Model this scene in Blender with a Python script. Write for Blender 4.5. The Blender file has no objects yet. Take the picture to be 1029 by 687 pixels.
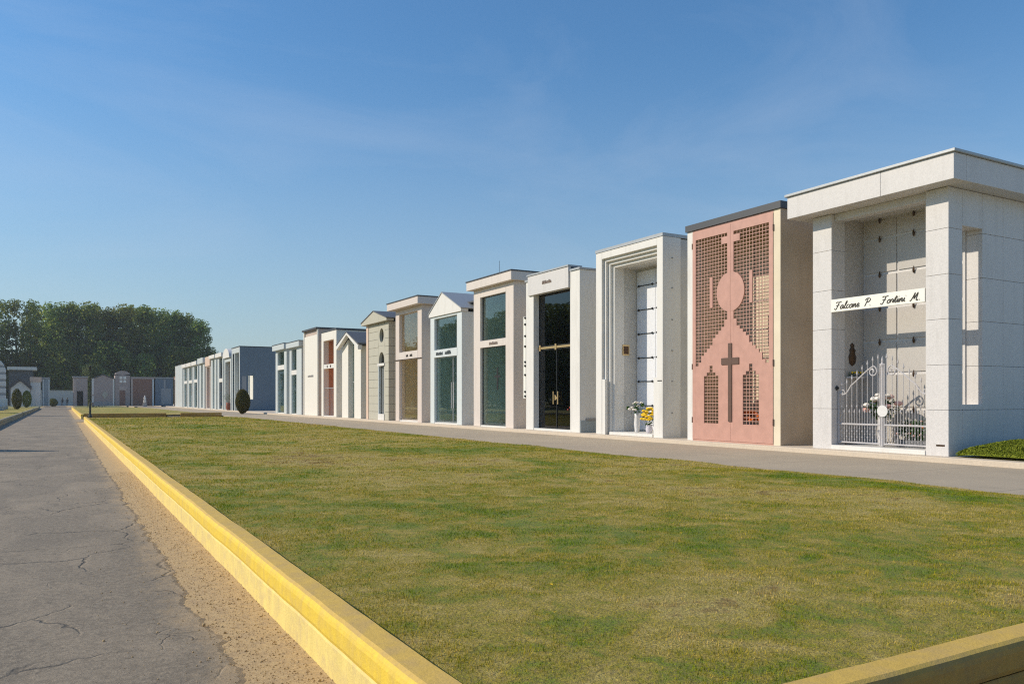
import bpy, math, random
import numpy as np
from mathutils import Vector, noise as mn

R = math.radians
PI = math.pi
rng = np.random.default_rng(7)
random.seed(7)
SC = bpy.context.scene
COL = SC.collection
YAW = 29.4936            # the rows run this far to the left of the camera's heading
SUN_EL = 33.0
HAZE = .0003
XF = 15.6                # facade line of the chapels
ZT = .28                 # level of the terrace under them

# ------------------------------------------------------------------ objects
def tag(o, label=None, cat=None, group=None, kind=None):
    if label: o['label'] = label
    if cat: o['category'] = cat
    if group: o['group'] = group
    if kind: o['kind'] = kind
    return o

def empty(name, loc, rz=0, label=None, cat=None, group=None):
    o = bpy.data.objects.new(name, None)
    o.empty_display_size = .3
    COL.objects.link(o)
    o.location = loc
    o.rotation_euler = (0, 0, rz)
    return tag(o, label, cat, group)

def link(name, me, mat, parent=None):
    o = bpy.data.objects.new(name, me)
    COL.objects.link(o)
    for m in (mat if isinstance(mat, (list, tuple)) else [mat]):
        me.materials.append(m)
    if parent: o.parent = parent
    return o

def copy_tree(o, parent=None):
    c = o.copy()
    COL.objects.link(c)
    if parent: c.parent = parent
    for ch in list(o.children): copy_tree(ch, c)
    return c

def np_mesh(name, V, F, mi=None):
    V = np.asarray(V, dtype=np.float32); F = np.asarray(F, dtype=np.int32)
    k = F.shape[1]
    me = bpy.data.meshes.new(name)
    me.vertices.add(len(V)); me.vertices.foreach_set('co', V.ravel())
    me.loops.add(F.size); me.loops.foreach_set('vertex_index', F.ravel())
    me.polygons.add(len(F))
    me.polygons.foreach_set('loop_start', np.arange(0, F.size, k, dtype=np.int32))
    me.polygons.foreach_set('loop_total', np.full(len(F), k, dtype=np.int32))
    if mi is not None: me.polygons.foreach_set('material_index', np.asarray(mi, dtype=np.int32))
    me.update(calc_edges=True)
    return me

class MB:
    def __init__(s): s.v = []; s.f = []; s.m = []; s.cur = 0
    def add(s, vs, fs):
        n = len(s.v); s.v += [tuple(p) for p in vs]
        s.f += [tuple(n+i for i in f) for f in fs]; s.m += [s.cur]*len(fs)
    def box(s, x0, x1, y0, y1, z0, z1):
        s.add([(x0,y0,z0),(x1,y0,z0),(x1,y1,z0),(x0,y1,z0),(x0,y0,z1),(x1,y0,z1),(x1,y1,z1),(x0,y1,z1)],
              [(0,3,2,1),(4,5,6,7),(0,1,5,4),(1,2,6,5),(2,3,7,6),(3,0,4,7)])
        return s
    def prism(s, pts, x0, x1):           # outline in (y,z), extruded along x
        n = len(pts)
        s.add([(x0,y,z) for y,z in pts]+[(x1,y,z) for y,z in pts],
              [tuple(range(n)), tuple(range(2*n-1, n-1, -1))]+[(i,i+n,(i+1)%n+n,(i+1)%n) for i in range(n)])
        return s
    def ring(s, inner, outer, x0, x1):   # band between two outlines of equal length
        n = len(inner)
        V = [(x0,y,z) for y,z in inner]+[(x0,y,z) for y,z in outer]+[(x1,y,z) for y,z in inner]+[(x1,y,z) for y,z in outer]
        F = []
        for i in range(n):
            j = (i+1) % n
            F += [(i,j,n+j,n+i),(2*n+i,3*n+i,3*n+j,2*n+j),(i,2*n+i,2*n+j,j),(n+i,n+j,3*n+j,3*n+i)]
        s.add(V, F); return s
    def tube(s, path, r, n=6):
        P = [Vector(p) for p in path]; rr = r if isinstance(r, (list, tuple)) else [r]*len(P)
        V = []; F = []
        for i, p in enumerate(P):
            d = (P[min(i+1,len(P)-1)]-P[max(i-1,0)])
            d = d.normalized() if d.length > 1e-9 else Vector((0,0,1))
            a = d.orthogonal().normalized() if i == 0 else (s_a - d*s_a.dot(d)).normalized()
            s_a = a; b = d.cross(a)
            for k in range(n):
                t = 2*PI*k/n
                V.append(p+(a*math.cos(t)+b*math.sin(t))*rr[i])
        for i in range(len(P)-1):
            for k in range(n):
                F.append((i*n+k, i*n+(k+1)%n, (i+1)*n+(k+1)%n, (i+1)*n+k))
        F.append(tuple(range(n-1,-1,-1))); F.append(tuple((len(P)-1)*n+k for k in range(n)))
        s.add(V, F); return s
    def lathe(s, prof, c, n=16):         # (radius, z) around a vertical axis
        V = []; F = []
        for r, z in prof:
            for k in range(n):
                t = 2*PI*k/n; V.append((c[0]+r*math.cos(t), c[1]+r*math.sin(t), c[2]+z))
        for i in range(len(prof)-1):
            for k in range(n):
                F.append((i*n+k, i*n+(k+1)%n, (i+1)*n+(k+1)%n, (i+1)*n+k))
        F.append(tuple(range(n-1,-1,-1))); F.append(tuple((len(prof)-1)*n+k for k in range(n)))
        s.add(V, F); return s
    def leaves(s, c, rad, n, size, seed=0, flat=0.0):
        r = np.random.default_rng(seed)
        for _ in range(n):
            u = r.normal(size=3); u /= np.linalg.norm(u); q = r.random()**.4
            p = Vector((c[0]+u[0]*q*rad[0], c[1]+u[1]*q*rad[1], c[2]+u[2]*q*rad[2]))
            d = Vector(r.normal(size=3)).normalized(); e = d.orthogonal().normalized()
            L = size*r.uniform(.6, 1.3)
            s.add([p-d*L*.5, p+e*L*.25, p+d*L*.5, p-e*L*.25], [(0,1,2,3)])
        return s
    def build(s, name, mat, parent=None, smooth=False, bevel=0, label=None):
        me = bpy.data.meshes.new(name)
        me.from_pydata(s.v, [], s.f); me.update()
        if any(s.m): me.polygons.foreach_set('material_index', s.m)
        if smooth: me.polygons.foreach_set('use_smooth', [True]*len(me.polygons))
        o = link(name, me, mat, parent)
        if bevel:
            b = o.modifiers.new('edge', 'BEVEL'); b.width = bevel; b.segments = 2; b.limit_method = 'ANGLE'
        if label: o['label'] = label
        return o

def circle(cy, cz, ry, rz, n=28, a0=0, a1=2*PI, close=False):
    m = n+1 if close else n
    return [(cy+ry*math.cos(a0+(a1-a0)*i/n), cz+rz*math.sin(a0+(a1-a0)*i/n)) for i in range(m)]

# ------------------------------------------------------------------ materials
class N:
    def __init__(s, name):
        s.mat = bpy.data.materials.new(name); s.mat.use_nodes = True
        s.t = s.mat.node_tree; s.t.nodes.clear()
        s.out = s.n('ShaderNodeOutputMaterial')
    def n(s, kind, **kw):
        nd = s.t.nodes.new(kind)
        for k, v in kw.items():
            if k.startswith('_'): setattr(nd, k[1:], v)
            else: nd.inputs[k.replace('__', ' ')].default_value = v
        return nd
    def l(s, a, b): s.t.links.new(a, b)
    def coord(s, rand=True):
        tc = s.n('ShaderNodeTexCoord'); v = tc.outputs['Object']
        if rand:
            oi = s.n('ShaderNodeObjectInfo'); m = s.n('ShaderNodeVectorMath', _operation='MULTIPLY_ADD')
            m.inputs[1].default_value = (1,1,1); s.l(v, m.inputs[0])
            sc = s.n('ShaderNodeMath', _operation='MULTIPLY'); sc.inputs[1].default_value = 43.0
            s.l(oi.outputs['Random'], sc.inputs[0]); s.l(sc.outputs[0], m.inputs[2]); v = m.outputs[0]
        return v
    def pos(s): return s.n('ShaderNodeNewGeometry').outputs['Position']
    def mapv(s, v, sc):
        m = s.n('ShaderNodeMapping'); m.inputs['Scale'].default_value = sc; s.l(v, m.inputs['Vector']); return m.outputs[0]
    def noise(s, v, scale, detail=4, rough=.55, dist=0):
        nd = s.n('ShaderNodeTexNoise'); nd.inputs['Scale'].default_value = scale
        nd.inputs['Detail'].default_value = detail; nd.inputs['Roughness'].default_value = rough
        nd.inputs['Distortion'].default_value = dist
        s.l(v, nd.inputs['Vector']); return nd.outputs['Fac']
    def ramp(s, f, stops, interp='LINEAR'):
        r = s.n('ShaderNodeValToRGB'); r.color_ramp.interpolation = interp
        e = r.color_ramp.elements
        while len(e) < len(stops): e.new(.5)
        for i, (p, c) in enumerate(stops):
            e[i].position = p; e[i].color = (*c, 1) if isinstance(c, tuple) else (c, c, c, 1)
        s.l(f, r.inputs[0]); return r.outputs[0]
    def mix(s, f, a, b, mode='MIX'):
        m = s.n('ShaderNodeMix', _data_type='RGBA', _blend_type=mode)
        for sock, val in ((m.inputs[0], f), (m.inputs[6], a), (m.inputs[7], b)):
            if hasattr(val, 'is_output'): s.l(val, sock)
            elif isinstance(val, tuple): sock.default_value = (*val, 1)
            else: sock.default_value = val
        return m.outputs[2]
    def math(s, op, a, b=None):
        m = s.n('ShaderNodeMath', _operation=op)
        for i, val in enumerate((a, b)):
            if val is None: continue
            if hasattr(val, 'is_output'): s.l(val, m.inputs[i])
            else: m.inputs[i].default_value = val
        return m.outputs[0]
    def bsdf(s, col, rough=.6, bump=None, bstr=.3, bdist=.01, **kw):
        p = s.n('ShaderNodeBsdfPrincipled')
        if hasattr(col, 'is_output'): s.l(col, p.inputs['Base Color'])
        else: p.inputs['Base Color'].default_value = (*col, 1)
        if hasattr(rough, 'is_output'): s.l(rough, p.inputs['Roughness'])
        else: p.inputs['Roughness'].default_value = rough
        for k, v in kw.items(): p.inputs[k.replace('__', ' ')].default_value = v
        if bump is not None:
            b = s.n('ShaderNodeBump'); b.inputs['Strength'].default_value = bstr; b.inputs['Distance'].default_value = bdist
            s.l(bump, b.inputs['Height']); s.l(b.outputs[0], p.inputs['Normal'])
        s.l(p.outputs[0], s.out.inputs[0]); return s.mat

def sh(c, k): return tuple(min(1, max(0, x*k)) for x in c)

def granite(name, c, grain=.10, scale=70, rough=.5, stain=.12, dirt=(.25,.22,.18)):
    n = N(name); v = n.coord()
    big = n.noise(v, .9, 5, .6)
    sp = n.noise(v, scale, 2, .7)
    col = n.mix(n.ramp(sp, [(.30, 0.0), (.70, 1.0)]), sh(c, 1-grain*1.3), sh(c, 1+grain*.5))
    st = n.noise(n.mapv(v, (1.6, 1.6, .22)), 2.4, 5, .65)      # run marks
    f = n.math('MULTIPLY', n.ramp(st, [(.52, 0.0), (.75, 1.0)]), stain)
    col = n.mix(f, col, dirt)
    col = n.mix(n.ramp(big, [(.3, .12), (.7, 0.0)]), col, sh(c, .78))
    return n.bsdf(col, n.ramp(sp, [(.2, rough*.8), (.8, min(1, rough*1.2))]), sp, .08, .004)

def plaster(name, c, rough=.85, stain=.2):
    n = N(name); v = n.coord()
    col = n.mix(n.ramp(n.noise(v, 1.1, 6, .6), [(.3, 0.0), (.7, 1.0)]), sh(c, .88), sh(c, 1.06))
    st = n.noise(n.mapv(v, (1.5, 1.5, .18)), 2.1, 5, .65)
    col = n.mix(n.math('MULTIPLY', n.ramp(st, [(.5, 0.0), (.75, 1.0)]), stain), col, sh(c, .6))
    return n.bsdf(col, rough, n.noise(v, 60, 4, .7), .12, .006)

def simple(name, c, rough=.5, metal=0, var=.12, bump=0, scale=30, **kw):
    n = N(name); v = n.coord()
    f = n.noise(v, scale, 4, .6)
    col = n.mix(n.ramp(f, [(.3, 0.0), (.7, 1.0)]), sh(c, 1-var), sh(c, 1+var))
    return n.bsdf(col, rough, f if bump else None, bump, .005, Metallic=metal, **kw)

def glass(name, tint, gloss=1.0):
    n = N(name)
    lw = n.n('ShaderNodeLayerWeight', Blend=.5)
    fr = n.math('ADD', n.math('MULTIPLY', n.math('POWER', lw.outputs['Facing'], 4.0), .9), .045)
    tr = n.n('ShaderNodeBsdfTransparent'); tr.inputs[0].default_value = (*tint, 1)
    gl = n.n('ShaderNodeBsdfGlossy'); gl.inputs[0].default_value = (.95, .97, .97, 1); gl.inputs['Roughness'].default_value = .015
    b = n.n('ShaderNodeBump', Strength=.04, Distance=.02)
    n.l(n.noise(n.coord(), 1.3, 1, .4), b.inputs['Height']); n.l(b.outputs[0], gl.inputs['Normal'])
    mx = n.n('ShaderNodeMixShader')
    n.l(n.math('MINIMUM', n.math('MULTIPLY', fr, gloss), .9), mx.inputs[0])
    n.l(tr.outputs[0], mx.inputs[1]); n.l(gl.outputs[0], mx.inputs[2]); n.l(mx.outputs[0], n.out.inputs[0])
    return n.mat

def foliage(name, a, b, c=None, rough=.6, sub=.25, scale=.6):
    n = N(name)
    ri = n.n('ShaderNodeNewGeometry').outputs['Random Per Island']
    f = n.math('ADD', n.math('MULTIPLY', ri, .55), n.math('MULTIPLY', n.noise(n.coord(), scale, 3, .6), .45))
    col = n.ramp(f, [(.25, a), (.6, b), (.85, c or b)])
    oi = n.n('ShaderNodeObjectInfo').outputs['Random']
    hs = n.n('ShaderNodeHueSaturation'); n.l(col, hs.inputs['Color'])
    n.l(n.math('ADD', n.math('MULTIPLY', oi, .05), .475), hs.inputs['Hue'])
    n.l(n.math('ADD', n.math('MULTIPLY', oi, .5), .75), hs.inputs['Value'])
    d = n.n('ShaderNodeBsdfDiffuse'); t = n.n('ShaderNodeBsdfTranslucent'); mx = n.n('ShaderNodeMixShader'); mx.inputs[0].default_value = sub
    n.l(hs.outputs[0], d.inputs[0]); n.l(hs.outputs[0], t.inputs[0])
    n.l(d.outputs[0], mx.inputs[1]); n.l(t.outputs[0], mx.inputs[2]); n.l(mx.outputs[0], n.out.inputs[0])
    return n.mat

M = {}
M['white_granite'] = granite('white_granite', (.655,.625,.60), .13, 45, .55, .20)
M['white_stone'] = granite('white_stone', (.74,.715,.665), .07, 45, .6, .26)
M['pink_granite'] = granite('pink_granite', (.73,.645,.575), .14, 45, .45, .22)
M['rose_granite'] = granite('rose_granite', (.70,.60,.53), .12, 50, .45, .12)
M['pale_marble'] = granite('pale_marble', (.66,.70,.69), .05, 30, .35, .12)
M['cream_stone'] = granite('cream_stone', (.49,.465,.375), .14, 40, .75, .22)
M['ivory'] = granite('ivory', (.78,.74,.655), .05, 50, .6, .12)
M['blue_granite'] = granite('blue_granite', (.32,.37,.39), .12, 50, .5, .12, (.12,.14,.16))
M['dark_blue'] = granite('dark_blue', (.16,.205,.25), .16, 30, .5, .2, (.06,.08,.10))
M['grey_granite'] = granite('grey_granite', (.36,.355,.35), .14, 50, .5, .2, (.16,.15,.14))
M['slab_granite'] = granite('slab_granite', (.52,.485,.445), .16, 60, .35, .10)
M['slab_marble'] = granite('slab_marble', (.76,.77,.80), .04, 12, .3, .08)
M['peach_stone'] = granite('peach_stone', (.70,.52,.40), .1, 50, .6, .15)
M['brown_stone'] = granite('brown_stone', (.29,.155,.11), .16, 30, .6, .15, (.1,.06,.05))
M['mauve_stone'] = granite('mauve_stone', (.44,.36,.32), .12, 40, .7, .2)
M['joint'] = simple('joint', (.30,.29,.28), .9)
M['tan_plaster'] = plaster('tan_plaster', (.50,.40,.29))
M['cream_plaster'] = plaster('cream_plaster', (.74,.64,.48), stain=.1)
M['grey_plaster'] = plaster('grey_plaster', (.56,.545,.51))
M['pink_plaster'] = plaster('pink_plaster', (.52,.42,.36))
M['orange_plaster'] = plaster('orange_plaster', (.52,.24,.13))
M['dim_plaster'] = plaster('dim_plaster', (.30,.29,.25))
M['mirror_plaster'] = plaster('mirror_plaster', (.46,.53,.51))
M['slate'] = granite('slate', (.11,.115,.125), .2, 20, .6, .2, (.2,.2,.2))
M['dark_cap'] = simple('dark_cap', (.06,.062,.066), .5)
M['grey_cap'] = simple('grey_cap', (.40,.41,.41), .45, .3)
M['red_steel'] = simple('red_steel', (.525,.29,.225), .42, 0, .09, .05, 4)
M['brown_steel'] = simple('brown_steel', (.115,.062,.042), .5)
M['white_iron'] = simple('white_iron', (.50,.475,.47), .4)
M['black_iron'] = simple('black_iron', (.02,.022,.022), .45, .3)
M['bronze'] = simple('bronze', (.09,.05,.025), .4, .7, .4)
M['gold'] = simple('gold', (.62,.45,.22), .35, .6)
M['ink'] = simple('ink', (.07,.055,.035), .6)
M['letter_brown'] = simple('letter_brown', (.33,.25,.20), .6)
M['letter_grey'] = simple('letter_grey', (.10,.12,.12), .6)
M['white_board'] = simple('white_board', (.82,.80,.72), .5, 0, .03)
M['terracotta'] = simple('terracotta', (.30,.10,.06), .8)
M['ceramic'] = simple('ceramic', (.70,.68,.66), .3)
M['cellophane'] = simple('cellophane', (.62,.58,.62), .3)
M['leaf'] = foliage('leaf', (.02,.05,.012), (.045,.09,.02), (.09,.13,.03))
M['petal_yellow'] = simple('petal_yellow', (.80,.52,.01), .6)
M['petal_white'] = simple('petal_white', (.80,.74,.66), .6)
M['petal_pink'] = simple('petal_pink', (.75,.42,.36), .6)
M['petal_orange'] = simple('petal_orange', (.92,.20,.02), .6)
M['petal_red'] = simple('petal_red', (.45,.05,.04), .6)
M['bark'] = simple('bark', (.09,.07,.05), .9, 0, .3, .4, 12)
M['glass_clear'] = glass('glass_clear', (.90,.89,.84), .9)
M['glass_green'] = glass('glass_green', (.80,.85,.83), 1.0)
M['glass_teal'] = glass('glass_teal', (.79,.85,.84), 1.0)
M['glass_dark'] = glass('glass_dark', (.10,.10,.09), 1.25)
M['cypress'] = foliage('cypress', (.07,.085,.022), (.14,.135,.034), (.25,.20,.045))
M['hedge'] = foliage('hedge', (.13,.17,.02), (.22,.26,.03), (.29,.30,.05))
M['crown'] = foliage('crown', (.115,.17,.05), (.22,.27,.06), (.42,.40,.09), sub=.5, scale=.22)
M['crown_light'] = foliage('crown_light', (.11,.14,.06), (.17,.20,.08), (.26,.27,.12), sub=.35, scale=.3)

# ------------------------------------------------------------------ ground materials
def lawn_colour(n, p):
    a = n.noise(n.mapv(p, (.55, .38, .3)), .55, 4, .6, .6)
    b = n.noise(p, 1.9, 5, .65, .8)
    c = n.noise(p, 9.0, 4, .7)
    f = n.math('ADD', n.math('ADD', n.math('MULTIPLY', a, .55), n.math('MULTIPLY', b, .5)), n.math('MULTIPLY', c, .25))
    return n.ramp(f, [(.51, (.150,.245,.005)), (.58, (.245,.285,.010)), (.625, (.375,.32,.024)), (.675, (.49,.38,.060)), (.725, (.59,.46,.125)), (.79, (.34,.22,.05))])

def mat_lawn():
    n = N('lawn_soil'); p = n.pos()
    col = n.mix(n.ramp(n.noise(p, 60, 3, .7), [(.35, .75), (.65, .0)]), lawn_colour(n, p), (.17,.125,.05))
    return n.bsdf(col, .95, n.noise(p, 45, 4, .75), .8, .03)

def mat_blade():
    n = N('grass_blade'); p = n.pos()
    col = lawn_colour(n, p)
    ri = n.n('ShaderNodeNewGeometry').outputs['Random Per Island']
    tint = n.ramp(ri, [(.0, (.34,.44,.3)), (.45, (.95,1.0,.8)), (.8, (1.22,1.15,1.15)), (1.0, (1.55,1.42,1.8))])
    col = n.mix(1.0, col, tint, 'MULTIPLY')
    d = n.n('ShaderNodeBsdfDiffuse'); t = n.n('ShaderNodeBsdfTranslucent'); mx = n.n('ShaderNodeMixShader'); mx.inputs[0].default_value = .3
    n.l(col, d.inputs[0]); n.l(col, t.inputs[0]); n.l(d.outputs[0], mx.inputs[1]); n.l(t.outputs[0], mx.inputs[2])
    n.l(mx.outputs[0], n.out.inputs[0]); return n.mat

def mat_asphalt():
    n = N('worn_asphalt'); p = n.pos()
    fine = n.noise(p, 95, 5, .85); mid = n.noise(p, 22, 5, .75); big = n.noise(n.mapv(p, (1, .45, 1)), .55, 6, .65, .5)
    col = n.ramp(fine, [(.30, (.10,.080,.055)), (.46, (.255,.205,.143)), (.58, (.345,.277,.193)), (.72, (.56,.455,.32))])
    col = n.mix(n.ramp(mid, [(.42, .65), (.56, .0)]), col, (.150,.120,.085))
    col = n.mix(n.ramp(big, [(.36, .50), (.52, .0)]), col, (.175,.142,.102))
    dust = n.noise(n.mapv(p, (1, .5, 1)), 1.1, 5, .65, .6)
    col = n.mix(n.ramp(dust, [(.46, .0), (.70, .6)]), col, (.40,.315,.215))
    # cracks
    wob = n.n('ShaderNodeTexNoise'); wob.inputs['Scale'].default_value = 2.6; wob.inputs['Detail'].default_value = 5; n.l(p, wob.inputs['Vector'])
    wv = n.n('ShaderNodeVectorMath', _operation='MULTIPLY_ADD'); wv.inputs[1].default_value = (.42,.42,0)
    n.l(wob.outputs['Color'], wv.inputs[0]); n.l(p, wv.inputs[2])
    vo = n.n('ShaderNodeTexVoronoi', _feature='DISTANCE_TO_EDGE'); vo.inputs['Scale'].default_value = .95
    n.l(wv.outputs[0], vo.inputs['Vector'])
    msk = n.ramp(n.noise(p, .8, 3, .5), [(.45, .0), (.56, 1.0)])
    cr = n.math('MULTIPLY', n.ramp(vo.outputs['Distance'], [(.004, 1.0), (.016, .0)]), msk)
    col = n.mix(n.math('MULTIPLY', cr, .55), col, (.05,.043,.036))
    sx = n.n('ShaderNodeSeparateXYZ'); n.l(p, sx.inputs[0])                # blown sand over the broken edge
    ed = n.math('ADD', sx.outputs[0], n.math('MULTIPLY', n.noise(n.mapv(p, (1,.6,1)), 2.6, 6, .75), 1.1))
    col = n.mix(n.math('MULTIPLY', n.ramp(ed, [(1.0, .0), (1.32, 1.0)]) if False else n.math('MINIMUM', n.math('MAXIMUM', n.math('MULTIPLY', n.math('SUBTRACT', ed, 1.12), 3.2), 0.0), 1.0), .8), col, (.46,.33,.185))
    v2 = n.n('ShaderNodeTexVoronoi', _feature='DISTANCE_TO_EDGE'); v2.inputs['Scale'].default_value = 3.1; n.l(wv.outputs[0], v2.inputs['Vector'])
    m2 = n.ramp(n.noise(p, .55, 4, .6), [(.56, .0), (.66, 1.0)])
    c2 = n.math('MULTIPLY', n.ramp(v2.outputs['Distance'], [(.006, 1.0), (.03, .0)]), m2)
    col = n.mix(n.math('MULTIPLY', c2, .6), col, (.06,.05,.04))
    sp = n.noise(p, 48, 2, .9); col = n.mix(n.ramp(sp, [(.60, .0), (.70, .6)]), col, (.06,.052,.044))
    cr = n.math('MAXIMUM', cr, c2)
    h = n.math('SUBTRACT', n.math('ADD', fine, n.math('MULTIPLY', mid, .6)), n.math('MULTIPLY', cr, 2.0))
    return n.bsdf(col, .85, h, .75, .008)

def mat_gravel():
    n = N('sandy_gravel'); p = n.pos()
    fine = n.noise(p, 75, 5, .85); mid = n.noise(p, 9, 6, .75)
    col = n.ramp(fine, [(.3, (.34,.225,.105)), (.5, (.54,.38,.19)), (.72, (.68,.51,.285))])
    col = n.mix(n.ramp(mid, [(.36, .5), (.56, .0)]), col, (.33,.235,.145))
    return n.bsdf(col, .95, n.math('ADD', fine, n.math('MULTIPLY', mid, .9)), .55, .012)

def mat_paving():
    n = N('paving'); p = n.pos()
    fine = n.noise(p, 90, 3, .7); big = n.noise(p, .6, 5, .6, .4)
    col = n.ramp(fine, [(.3, (.35,.28,.19)), (.7, (.53,.43,.30))])
    col = n.mix(n.ramp(big, [(.4, .35), (.65, 0.0)]), col, (.31,.255,.19))
    # cast joints across the strip
    sx = n.n('ShaderNodeSeparateXYZ'); n.l(p, sx.inputs[0])
    j = n.math('ABSOLUTE', n.math('SUBTRACT', n.math('FRACT', n.math('MULTIPLY', sx.outputs[1], .4)), .5))
    jl = n.ramp(j, [(.004, 1.0), (.007, 0.0)])
    col = n.mix(n.math('MULTIPLY', jl, .5), col, (.12,.105,.085))
    dr = n.noise(n.mapv(p, (1, .3, 1)), 2.2, 4, .7)
    col = n.mix(n.ramp(dr, [(.58, 0.0), (.74, .4)]), col, (.20,.165,.115))
    return n.bsdf(col, .9, fine, .4, .006)

def mat_kerb(name, c, worn, amt):
    n = N(name); p = n.pos()
    st = n.noise(n.mapv(p, (9, 9, .9)), 1.5, 5, .7)
    pa = n.noise(p, 5.5, 6, .7, .5); fi = n.noise(p, 70, 3, .7)
    col = n.mix(n.ramp(st, [(.40, .35), (.62, .0)]), c, sh(c, .72))
    col = n.mix(n.math('MULTIPLY', n.ramp(pa, [(.45, .0), (.62, 1.0)]), amt), col, worn)
    col = n.mix(n.ramp(fi, [(.3, .25), (.5, .0)]), col, sh(worn, .55))
    return n.bsdf(col, .75, n.math('ADD', n.math('MULTIPLY', pa, 1.2), fi), .35, .008)

M['lawn'] = mat_lawn(); M['blade'] = mat_blade(); M['asphalt'] = mat_asphalt(); M['gravel'] = mat_gravel(); M['paving'] = mat_paving()
M['kerb_top'] = mat_kerb('kerb_top', (.68,.44,.085), (.52,.345,.12), .6)
M['kerb_coping'] = mat_kerb('kerb_coping', (.82,.575,.055), (.60,.42,.11), .55)
M['kerb_wall'] = mat_kerb('kerb_wall', (.83,.655,.21), (.62,.48,.21), .75)
M['kerb_streaked_shade'] = mat_kerb('kerb_streaked_shade', (.42,.25,.045), (.27,.17,.055), .7)  # brown streaks, plus the shade of the cross kerbs' fronts put into the colour
M['kerb_grey_shade'] = mat_kerb('kerb_grey_shade', (.40,.33,.19), (.34,.30,.22), .6)  # grey-brown left kerb, its colour darkened for the shade on its road face
M['field'] = simple('field', (.24,.23,.08), .95, 0, .3, .5, .4)
M['terrace'] = granite('terrace', (.62,.52,.40), .12, 40, .8, .2)

# ------------------------------------------------------------------ ground
def sheet(name, x0, x1, y0, y1, z, mat):
    o = MB(); o.add([(x0,y0,z),(x1,y0,z),(x1,y1,z),(x0,y1,z)], [(0,1,2,3)])
    return tag(o.build(name, mat), kind='structure')

sheet('ground', -1500, 1500, -400, 2000, -.06, M['field'])
sheet('gravel_verge', -3.4, 2.2, -6, 215, -.004, M['gravel'])
sheet('side_path', 1.0, 11, -6, 2.03, 0, M['asphalt'])
sheet('cross_path', -3.4, 11, 57.0, 65.4, .006, M['asphalt'])
m = MB(); m.box(6.98, 7.92, 65.40, 65.60, -.02, .20); tag(m.build('path_step', M['paving']), kind='structure')
sheet('far_court', -60, 40, 128, 149, .05, M['paving'])

def ragged_road():
    ys = np.concatenate([np.arange(-6, 14, .03), np.arange(14, 50, .15), np.arange(50, 216, 1.0)])
    V = []; F = []
    for i, y in enumerate(ys):
        e = .80 + .07*mn.noise((y*.9, 3.1, 0)) + .06*mn.noise((y*3.7, 1.3, 0)) + .028*mn.noise((y*15, 8.2, 0)) + .008*mn.noise((y*42, 5.2, 0))
        w = -2.84 + .05*mn.noise((y*.8, 9.7, 0))
        V += [(w, y, -.003), (w, y, .007), (e-.035, y, .007), (e, y, -.0035)]
        if i:
            a = 4*(i-1); b = 4*i
            F += [(a, a+1, b+1, b), (a+1, a+2, b+2, b+1), (a+2, a+3, b+3, b+2)]
    me = bpy.data.meshes.new('road'); me.from_pydata(V, [], F); me.update()
    me.polygons.foreach_set('use_smooth', [False]*len(F))
    return tag(link('road', me, M['asphalt']), kind='structure')
ragged_road()

# loose stones on the verge
def stones():
    t = (1+5**.5)/2
    ico = np.array([(-1,t,0),(1,t,0),(-1,-t,0),(1,-t,0),(0,-1,t),(0,1,t),(0,-1,-t),(0,1,-t),(t,0,-1),(t,0,1),(-t,0,-1),(-t,0,1)])/1.9
    fc = np.array([(0,11,5),(0,5,1),(0,1,7),(0,7,10),(0,10,11),(1,5,9),(5,11,4),(11,10,2),(10,7,6),(7,1,8),(3,9,4),(3,4,2),(3,2,6),(3,6,8),(3,8,9),(4,9,5),(2,4,11),(6,2,10),(8,6,7),(9,8,1)])
    n = 12000
    y = 1.6 + rng.random(n)**1.6*16; x = .80 + rng.random(n)*.44
    k = rng.random(n) < .12; x = np.where(k, .8 - rng.random(n)**2*.6, x)
    s = rng.gamma(1.3, .0013, n)+.0012
    V = ico[None]*s[:,None,None]*rng.uniform(.6,1.2,(n,1,3))
    V += np.stack([x, y, np.where(x < .8, .008, -.003)+s*.2], 1)[:,None]
    F = fc[None]+(np.arange(n)*12)[:,None,None]
    tag(link('loose_stones', np_mesh('loose_stones', V.reshape(-1,3), F.reshape(-1,3)), M['gravel']), 'pale loose grit and small stones beside the asphalt', 'gravel', kind='stuff')
stones()

# pavement and terrace
m = MB(); m.box(11.0, 15.32, -30, 62, -.05, .17); m.box(11.0, 15.32, 62, 200, -.05, .165)
tag(m.build('pavement', M['paving']), kind='structure')
m = MB(); m.box(15.3, 27, -30, 200, -.05, ZT)
tag(m.build('terrace', M['terrace'], bevel=.015), kind='structure')

# lawns
def lawn(x0, x1, y0, y1, step):
    nx = int((x1-x0)/step); ny = int((y1-y0)/step)
    X, Y = np.meshgrid(np.linspace(x0,x1,nx), np.linspace(y0,y1,ny))
    f = np.vectorize(lambda a, b: mn.noise((a*.5, b*.5, 0))*.022+mn.noise((a*2.3, b*2.3, 4))*.010)
    Z = .262 + f(X, Y) - .075*np.clip((X-9.5)/1.5, 0, 1)
    V = np.stack([X,Y,Z],2).reshape(-1,3)
    i = np.arange(ny*nx).reshape(ny,nx)
    F = np.stack([i[:-1,:-1],i[:-1,1:],i[1:,1:],i[1:,:-1]],2).reshape(-1,4)
    me = np_mesh('lawn', V, F); me.polygons.foreach_set('use_smooth', [True]*len(F))
    return tag(link('lawn', me, M['lawn']), kind='structure')
lawn(1.34, 11.02, 2.16, 56.9, .12)
lawn(1.34, 11.0, 65.5, 127, 1.0)
lawn(-14, -2.95, -6, 127, 1.5)

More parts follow.
